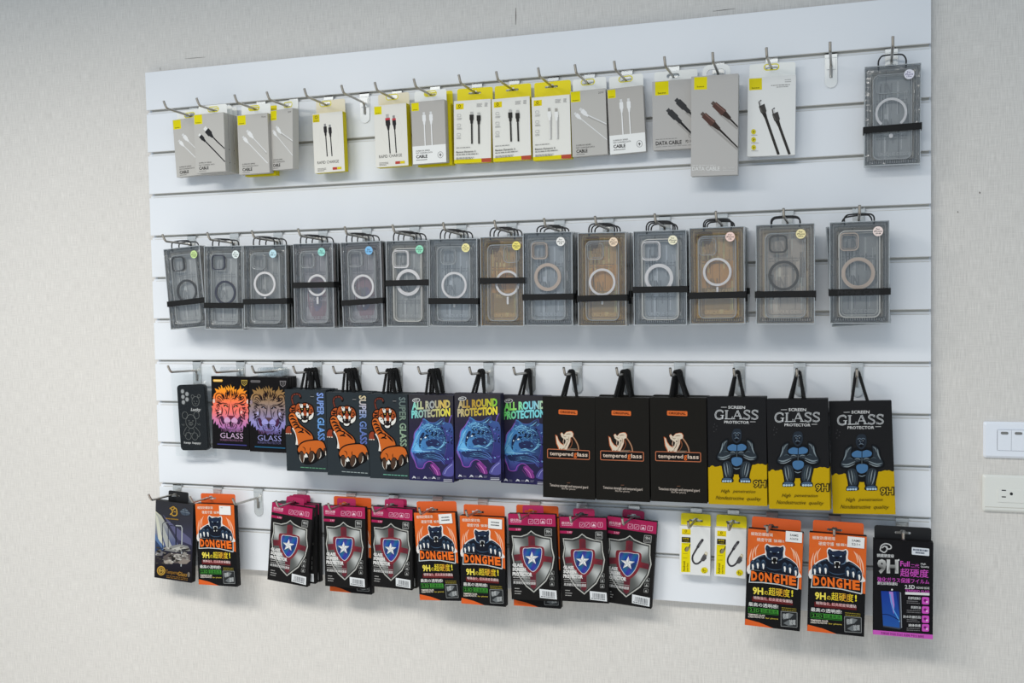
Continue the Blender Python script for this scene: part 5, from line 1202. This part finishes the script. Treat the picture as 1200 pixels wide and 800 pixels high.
def bagpt(i, j, side):
    u = -bw / 2 + bw * i / nx; v_ = V0 + bh * j / nz
    e = max(0, min(1, min(i, nx - i) / 4.0)) * max(0, min(1, min(j, nz - j) / 4.0))
    over = 1 if (abs(u) < .043 and -.004 < v_ < .163) else 0
    wr = .0010 * math.sin(9 * i + 3.1 * j) + .0008 * math.sin(2.3 * i - 1.7 * j)
    yf = (-.0016 if over else .0045 - .004 * (1 - e) * 0) + wr * .6 * (0 if over else 1)
    yb = (.0126 if over else .0065) - wr * .6 * (0 if over else 1)
    return (u, (yf if side == 0 else yb), v_)
for side in (0, 1):
    vs = [bagpt(i, j, side) for j in range(nz + 1) for i in range(nx + 1)]
    fs = []
    for j in range(nz):
        for i in range(nx):
            cu, cv = vs[j * (nx + 1) + i][0] + bw / nx / 2, vs[j * (nx + 1) + i][2] + bh / nz / 2
            if abs(cu - hu) < .008 and hv - .0075 < cv < hv + .0024: continue
            a = j * (nx + 1) + i; fs.append((a, a + 1, a + nx + 2, a + nx + 1))
    q.add(vs, fs, 0, True)
child('clear_bag', q.mesh('clear_bag', BAGM), bag)

GP = 'boxed glass screen protectors on the third row'
def glass(label, P, w0, h0, t, cm, art, hx, cord=.014, row=3, **k):
    return box('screen_protector_box', label, 'screen protector box', k.pop('group', GP), P, w0, h0, t, CT[cm], art, row, hx, None, cord, **k)
def ctab(root, P, hx, t, row=3, w=.062):
    hu, hv = to_local(P[0], P[1], P[3], hx, ARM(row, P[2] - t), P[5])
    hang_tab(root, CLEARTAB, w, t, hu, hv, P[5], .020, 'oval')
L1, L2 = art_lion(False), art_lion(True)
P = (.232, .389, .040, -.7, .0985, .1705); ctab(glass('black box with an orange and pink lion head, leftmost box in the third row', P, .100, .171, .010, 'black', L1, X3H[1], None), P, X3H[1], .010)
for k in range(4):
    P = (.3385 + .0004 * k, .388, .050 - k * .0112, -.8 + .2 * k, .099, .1725)
    ctab(glass(['black box with a muted bronze and lilac lion head, front of its stack', 'black box directly behind the muted lion box', 'black box two places behind the muted lion box', 'black box nearest the board behind the muted lion box'][k], P, .105, .171, .0105, 'black', L2, X3H[2], None), P, X3H[2], .0105)
T = [art_tiger(k) for k in range(3)]; LP = [art_leopard(k) for k in range(3)]
RH, GO = art_rhino(), art_gorilla()
def stack(front, n, P, w0, h0, t, cm, art, hx, behind, cord=.014, dx=.0015, step=None):
    for k in range(n):
        Pk = (P[0] + dx * k, P[1] + .0006 * k * (-1) ** k, P[2] - k * (step or (t + .0012)), P[3] + [0, .5, -.4, .6][k], P[4], P[5])
        if Pk[2] < t + .0005: break
        glass(front if k == 0 else ['', 'dark box directly behind ', 'dark box two places behind ', 'dark box three places behind '][k] + behind, Pk, w0, h0, t, cm, art, hx, cord + [0, -.004, -.002, -.005][k])
stack('slate box with a leaping tiger and blue lettering, leftmost of three tiger boxes', 4, (.4405, .355, .060, -.1, .103, .185), .1055, .1862, .0125, 'slate', T[0], X3H[3], 'the leftmost tiger box')
stack('slate box with a leaping tiger and cream to violet lettering, middle tiger box', 4, (.5445, .3495, .060, -.5, .103, .1865), .1055, .1862, .0125, 'slate', T[1], X3H[4], 'the middle tiger box')
stack('slate box with a leaping tiger and grey green lettering, rightmost tiger box', 4, (.6435, .347, .060, -.1, .094, .1869), .1055, .1862, .0125, 'slate', T[2], X3H[5], 'the rightmost tiger box')
stack('violet box with a blue leopard and teal gold lettering, leftmost of three leopard boxes', 4, (.744, .346, .060, -.7, .1035, .1876), .1042, .1868, .0125, 'violet', LP[0], X3H[6], 'the leftmost leopard box')
stack('violet box with a blue leopard and bronze gold lettering, middle leopard box', 2, (.851, .352, .060, -.6, .1035, .1847), .1042, .1868, .0125, 'violet', LP[1], X3H[7], 'the middle leopard box', dx=0)
stack('violet box with a blue leopard and bright green lettering, rightmost leopard box', 2, (.946, .3435, .0315, -.9, .106, .1895), .1042, .1868, .0125, 'violet', LP[2], X3H[8], 'the rightmost leopard box')
stack('black brown box with a rhino head emblem, leftmost of three rhino boxes', 2, (1.0515, .334, .062, -.8, .1115, .211), .1125, .2115, .014, 'charcoal', RH, X3H[9], 'the leftmost rhino box', .017, .0)
stack('black brown box with a rhino head emblem, middle one of the rhino boxes', 4, (1.164, .334, .062, -.2, .111, .2115), .1125, .2115, .014, 'charcoal', RH, X3H[10], 'the middle rhino box', .017, .0005)
stack('black brown box with a rhino head emblem, rightmost rhino box beside the gorilla', 4, (1.278, .336, .062, .1, .1125, .2105), .1125, .2115, .014, 'charcoal', RH, X3H[11], 'the rightmost rhino box', .017, .0005)
stack('black and yellow box with a squatting gorilla, leftmost of three gorilla boxes', 2, (1.393, .337, .060, .3, .1135, .214), .1142, .2152, .014, 'black', GO, X3H[12], 'the leftmost gorilla box', .015)
stack('black and yellow box with a squatting gorilla, middle one of the gorilla boxes', 2, (1.509, .334, .060, 1.0, .114, .2148), .1142, .2152, .014, 'black', GO, X3H[13], 'the middle gorilla box', .015)
stack('black and yellow box with a squatting gorilla, rightmost gorilla box', 1, (1.626, .329, .045, 1.9, .1138, .217), .1142, .2152, .014, 'black', GO, X3H[14], '', .015)
R3 = ['the bagged black phone case', 'the orange lion box', 'the muted lion boxes', 'the leftmost tiger boxes', 'the middle tiger boxes', 'the rightmost tiger boxes', 'the leftmost leopard boxes', 'the middle leopard boxes', 'the rightmost leopard boxes', 'the leftmost rhino boxes', 'the middle rhino boxes', 'the rightmost rhino boxes', 'the leftmost gorilla boxes', 'the middle gorilla boxes', 'the rightmost gorilla box']
for i, x in enumerate(X3H): hook(3, x, 'metal third row hook holding ' + R3[i], random.uniform(-.03, .03) if i > 2 else 0)

# ------------------------------------------------------------------ bottom row
X4H = [.052, .165, .276, .392, .519, .625, .732, .839, .958, 1.062, 1.175, 1.304, 1.379, 1.4555, 1.5755, 1.700]
DO, SH, PU, TK, AD = art_panther(), art_shield(), art_purple(), art_tank(), art_adapter()
GB = 'carded boxes on the bottom row'
PR = [art_price(['SAMS', 'A36/56']), art_price(['SAMS', 'S21+']), art_price('small'), art_price('faint'), art_price('small')]
def carded(name, cat, label, P, w0, h0, t, cm, art, hx, tab, tabw=None, top=.022, price=None, hole='euro'):
    return box(name, label, cat, GB, P, w0, h0, t, CT[cm], art, 4, hx, tab, None, top, hole, tabw=tabw, price=price)
S_ = 'screen_protector_box'; C_ = 'screen protector box'
carded(S_, C_, 'dark box picturing a tank and light beams, leftmost in the bottom row', (.061, .076, .035, -3.6, .1055, .1893), .105, .189, .016, 'black', TK, X4H[0], TAB['black'], .056, .024)
DW = dict(w0=.1045, h0=.1935, t=.016, cm='black', art=DO, tab=TAB['orange'], tabw=.094)
def don(label, P, hx, price=None): return carded(S_, C_, label, P, DW['w0'], DW['h0'], DW['t'], DW['cm'], DO, hx, DW['tab'], DW['tabw'], price=price)
don('orange and black panther box with blank white sticker, beside the tank box', (.186, .077, .045, .7, .1055, .1932), X4H[1], (.029, .1695, PR[3], 0))
def shi(label, P, hx): return carded(S_, C_, label, P, .104, .1815, .013, 'wine', SH, hx, TAB['maroon'], .046, .016)
shi('maroon and black shield box, most tilted, first shield from the left', (.385, .091, .050, -5.9, .1045, .182), X4H[3])
shi('maroon shield box directly behind the first tilted shield box', (.391, .0915, .0358, -1.5, .104, .1815), X4H[3])
shi('maroon shield box nearest the board behind the first tilted shield box', (.394, .0915, .0216, -.6, .104, .1815), X4H[3])
shi('maroon and black shield box in front of an orange box, second shield from left', (.525, .093, .050, -.2, .1035, .184), X4H[4])
don('orange panther box behind the second shield box from the left', (.530, .082, .0355, -.8, .1045, .1935), X4H[4])
shi('maroon and black shield box left of the two middle panther boxes', (.638, .096, .045, -1.6, .0985, .180), X4H[5])
shi('maroon shield box hidden behind the one left of the middle panther boxes', (.641, .0955, .0305, -.4, .098, .180), X4H[5])
don('orange and black panther box tilted clockwise edge out, left of the middle pair', (.748, .085, .050, 2.8, .0965, .193), X4H[6], (.0265, .1695, PR[4], -.06))
don('orange and black panther box, right of the middle pair, beside a shield box', (.853, .082, .050, -.1, .1015, .1922), X4H[7], (.030, .168, PR[2], .03))
shi('maroon and black shield box over an orange box, right of the middle panthers', (.967, .097, .050, 1.5, .1045, .184), X4H[8])
don('orange panther box behind the shield box right of the middle panthers', (.969, .083, .0355, .2, .1045, .1935), X4H[8])
shi('maroon and black shield box hanging straight, second shield from the right', (1.075, .096, .041, 1.1, .1005, .179), X4H[9])
shi('maroon and black shield box tilted down to the right, last shield on the right', (1.167, .092, .022, -4.4, .1045, .1825), X4H[10])
for i, (px, r, lab) in enumerate(((1.303, -.8, 'left of the pair'), (1.374, -1.5, 'right of the pair'))):
    carded('adapter_box', 'adapter box', 'small white box with yellow tab picturing a short cable, ' + lab, (px, .124, .022, r, .062, .0995), .0615, .0993, .014, 'white', AD, X4H[11 + i], TAB['yellow'], .0605, .024)
don('orange and black panther box with two-line sticker, right of the small white boxes', (1.461, .083, .050, -2.4, .1055, .1941), X4H[13], (.035, .1755, PR[0], 0))
don('orange and black panther box next to the purple and black box', (1.579, .082, .050, -1.6, .1055, .1947), X4H[14], (.033, .172, PR[1], .02))
carded(S_, C_, 'black box with purple lettering and blue phone picture, bottom right corner', (1.699, .080, .045, -.3, .107, .1845), .107, .183, .018, 'black', PU, X4H[15], TAB['black'], .102, .024)
R4 = ['holding the tank picture box', 'holding the panther box with blank sticker', None, 'holding the tilted first shield boxes', 'holding the shield box over an orange box on the left', 'holding the shield boxes left of the middle panthers', 'holding the left middle panther box', 'holding the right middle panther box', 'holding the shield box just right of the middle panthers', 'holding the straight shield box second from right', 'holding the last shield box on the right', 'holding the left small white adapter box', 'holding the right small white adapter box', 'holding the panther box beside the adapters', 'holding the panther box beside the purple box', 'holding the black and purple box']
for i, x in enumerate(X4H): hook(4, x, 'bare metal hook with nothing on it, bottom row, left of the tilted shield boxes' if R4[i] is None else 'metal bottom row hook ' + R4[i], random.uniform(-.03, .03) if R4[i] else .03)

# ------------------------------------------------------------------ light switch and socket on the wall
sw_m = mat('switch_white', (232, 236, 244), .3); so_m = mat('socket_ivory', (226, 226, 220), .34); dark = mat('slot_dark', (28, 28, 30), .6); grey = mat('lamp_grey', (120, 120, 118), .5); seam = mat('seam_grey', (70, 76, 88), .6)
def plate(m, w, h, t, r=.004):
    q = MB()
    o_ = rrect(0, h / 2, w, h, r, 5); i_ = rrect(0, h / 2, w - .008, h - .008, r * .7, 5); n = len(o_)
    v = [(a, t, b) for a, b in o_] + [(a, t * .45, b) for a, b in o_] + [(a, 0, b) for a, b in i_]
    f = []
    for k in range(2):
        for j in range(n): f.append((k * n + j, k * n + (j + 1) % n, (k + 1) * n + (j + 1) % n, (k + 1) * n + j))
    f.append(tuple(range(2 * n, 3 * n))[::-1]); f.append(tuple(range(n)))
    q.add(v, f); me = q.mesh('plate', m); b = bmesh.new(); b.from_mesh(me); bmesh.ops.recalc_face_normals(b, faces=b.faces); b.to_mesh(me); b.free(); return me
PW = .120
sw = thing('light_switch', 'white wall plate with rocker switches, right of the slatwall panel', 'light switch', None, (1.8452 + PW / 2, .010, .3273))
child('plate', plate(sw_m, PW, .0684, .008), sw)
q = MB(); q.prism_y(rrect(0, .0342, .0725, .0395, .0012, 3), -.0006, .0002); o = child('rocker_seat', q.mesh('rocker_seat', seam), sw); o['label'] = 'dark seam round the rockers'
for k in range(3):
    q = MB(); x0 = -.0357 + k * .0238
    q.add([(x0, -.0030, .0538), (x0 + .0233, -.0030, .0538), (x0 + .0233, -.0008, .0148), (x0, -.0008, .0148), (x0, .0005, .0538), (x0 + .0233, .0005, .0538), (x0 + .0233, .0005, .0148), (x0, .0005, .0148)], [(0, 1, 2, 3), (0, 4, 5, 1), (1, 5, 6, 2), (2, 6, 7, 3), (3, 7, 4, 0)])
    r_ = child('rocker', q.mesh('rocker', sw_m), sw)
    q = MB(); q.prism_y(rrect(x0 + .0117, .0480, .0130, .0048, .0022, 4), -.0033, -.0024); child('indicator', q.mesh('indicator', grey), r_)
so = thing('power_socket', 'ivory wall socket plate just below the light switch', 'power socket', None, (1.844 + PW / 2, .010, .2245))
child('plate', plate(so_m, PW, .070, .008), so)
q = MB(); q.bev_box(-.034, .034, -.0014, .002, .0185, .0440, .0008); md = child('socket_module', q.mesh('socket_module', so_m), so)
for k in range(2):
    cx = -.020 + k * .040
    q = MB()
    for z0 in (.0295, .0425 - .0005): q.prism_y(rrect(cx - .0035, z0, .0075, .0019, .0004, 2), -.0017, -.001)
    q.prism_y(rrect(cx + .0095, .0358, .0052, .0056, .0024, 4), -.0017, -.001)
    child('socket_slots', q.mesh('socket_slots', dark), md)
q = MB(); q.box(-.056, .056, -.0004, .001, .0085, .0095); o = child('plate_seam', q.mesh('plate_seam', mat('seam_ivory', (196, 192, 182), .5)), so)

# ------------------------------------------------------------------ camera and light
cd = bpy.data.cameras.new('camera'); cam = bpy.data.objects.new('camera', cd); COL.objects.link(cam)
cd.sensor_width = 36; cd.sensor_fit = 'HORIZONTAL'; cd.lens = 1212.28 / 1200 * 36; cd.clip_start = .01
cam.location = (1.59979, -2.11953, .655763)
cam.rotation_euler = (1.523998, .0186337, .312735)
SC.camera = cam

def area(name, loc, tgt, sx, sy, power, col):
    l = bpy.data.lights.new(name, 'AREA'); l.shape = 'RECTANGLE'; l.size = sx; l.size_y = sy; l.energy = power; l.color = col
    l.spread = math.radians(162); o = bpy.data.objects.new(name, l); COL.objects.link(o); o.location = loc
    o.rotation_euler = (Vector(tgt) - Vector(loc)).to_track_quat('-Z', 'Y').to_euler(); return o
area('ceiling_panel_light', (-.35, -1.65, 1.75), (-.35, -1.65, 0), 1.2, .5, 36, (1.0, .965, .90))
area('ceiling_panel_light', (1.15, -1.75, 1.75), (1.15, -1.75, 0), 1.2, .5, 22, (1.0, .965, .90))
w = bpy.data.worlds.new('room_air'); w.use_nodes = True; SC.world = w
w.node_tree.nodes['Background'].inputs[0].default_value = (.73, .87, 1.0, 1); w.node_tree.nodes['Background'].inputs[1].default_value = .47

SC.view_settings.view_transform = 'Standard'; SC.view_settings.look = 'None'; SC.view_settings.gamma = 1; SC.view_settings.exposure = 0.2
SC.view_settings.use_curve_mapping = False
SC.cycles.transparent_max_bounces = 24; SC.cycles.max_bounces = 8; SC.cycles.use_denoising = True
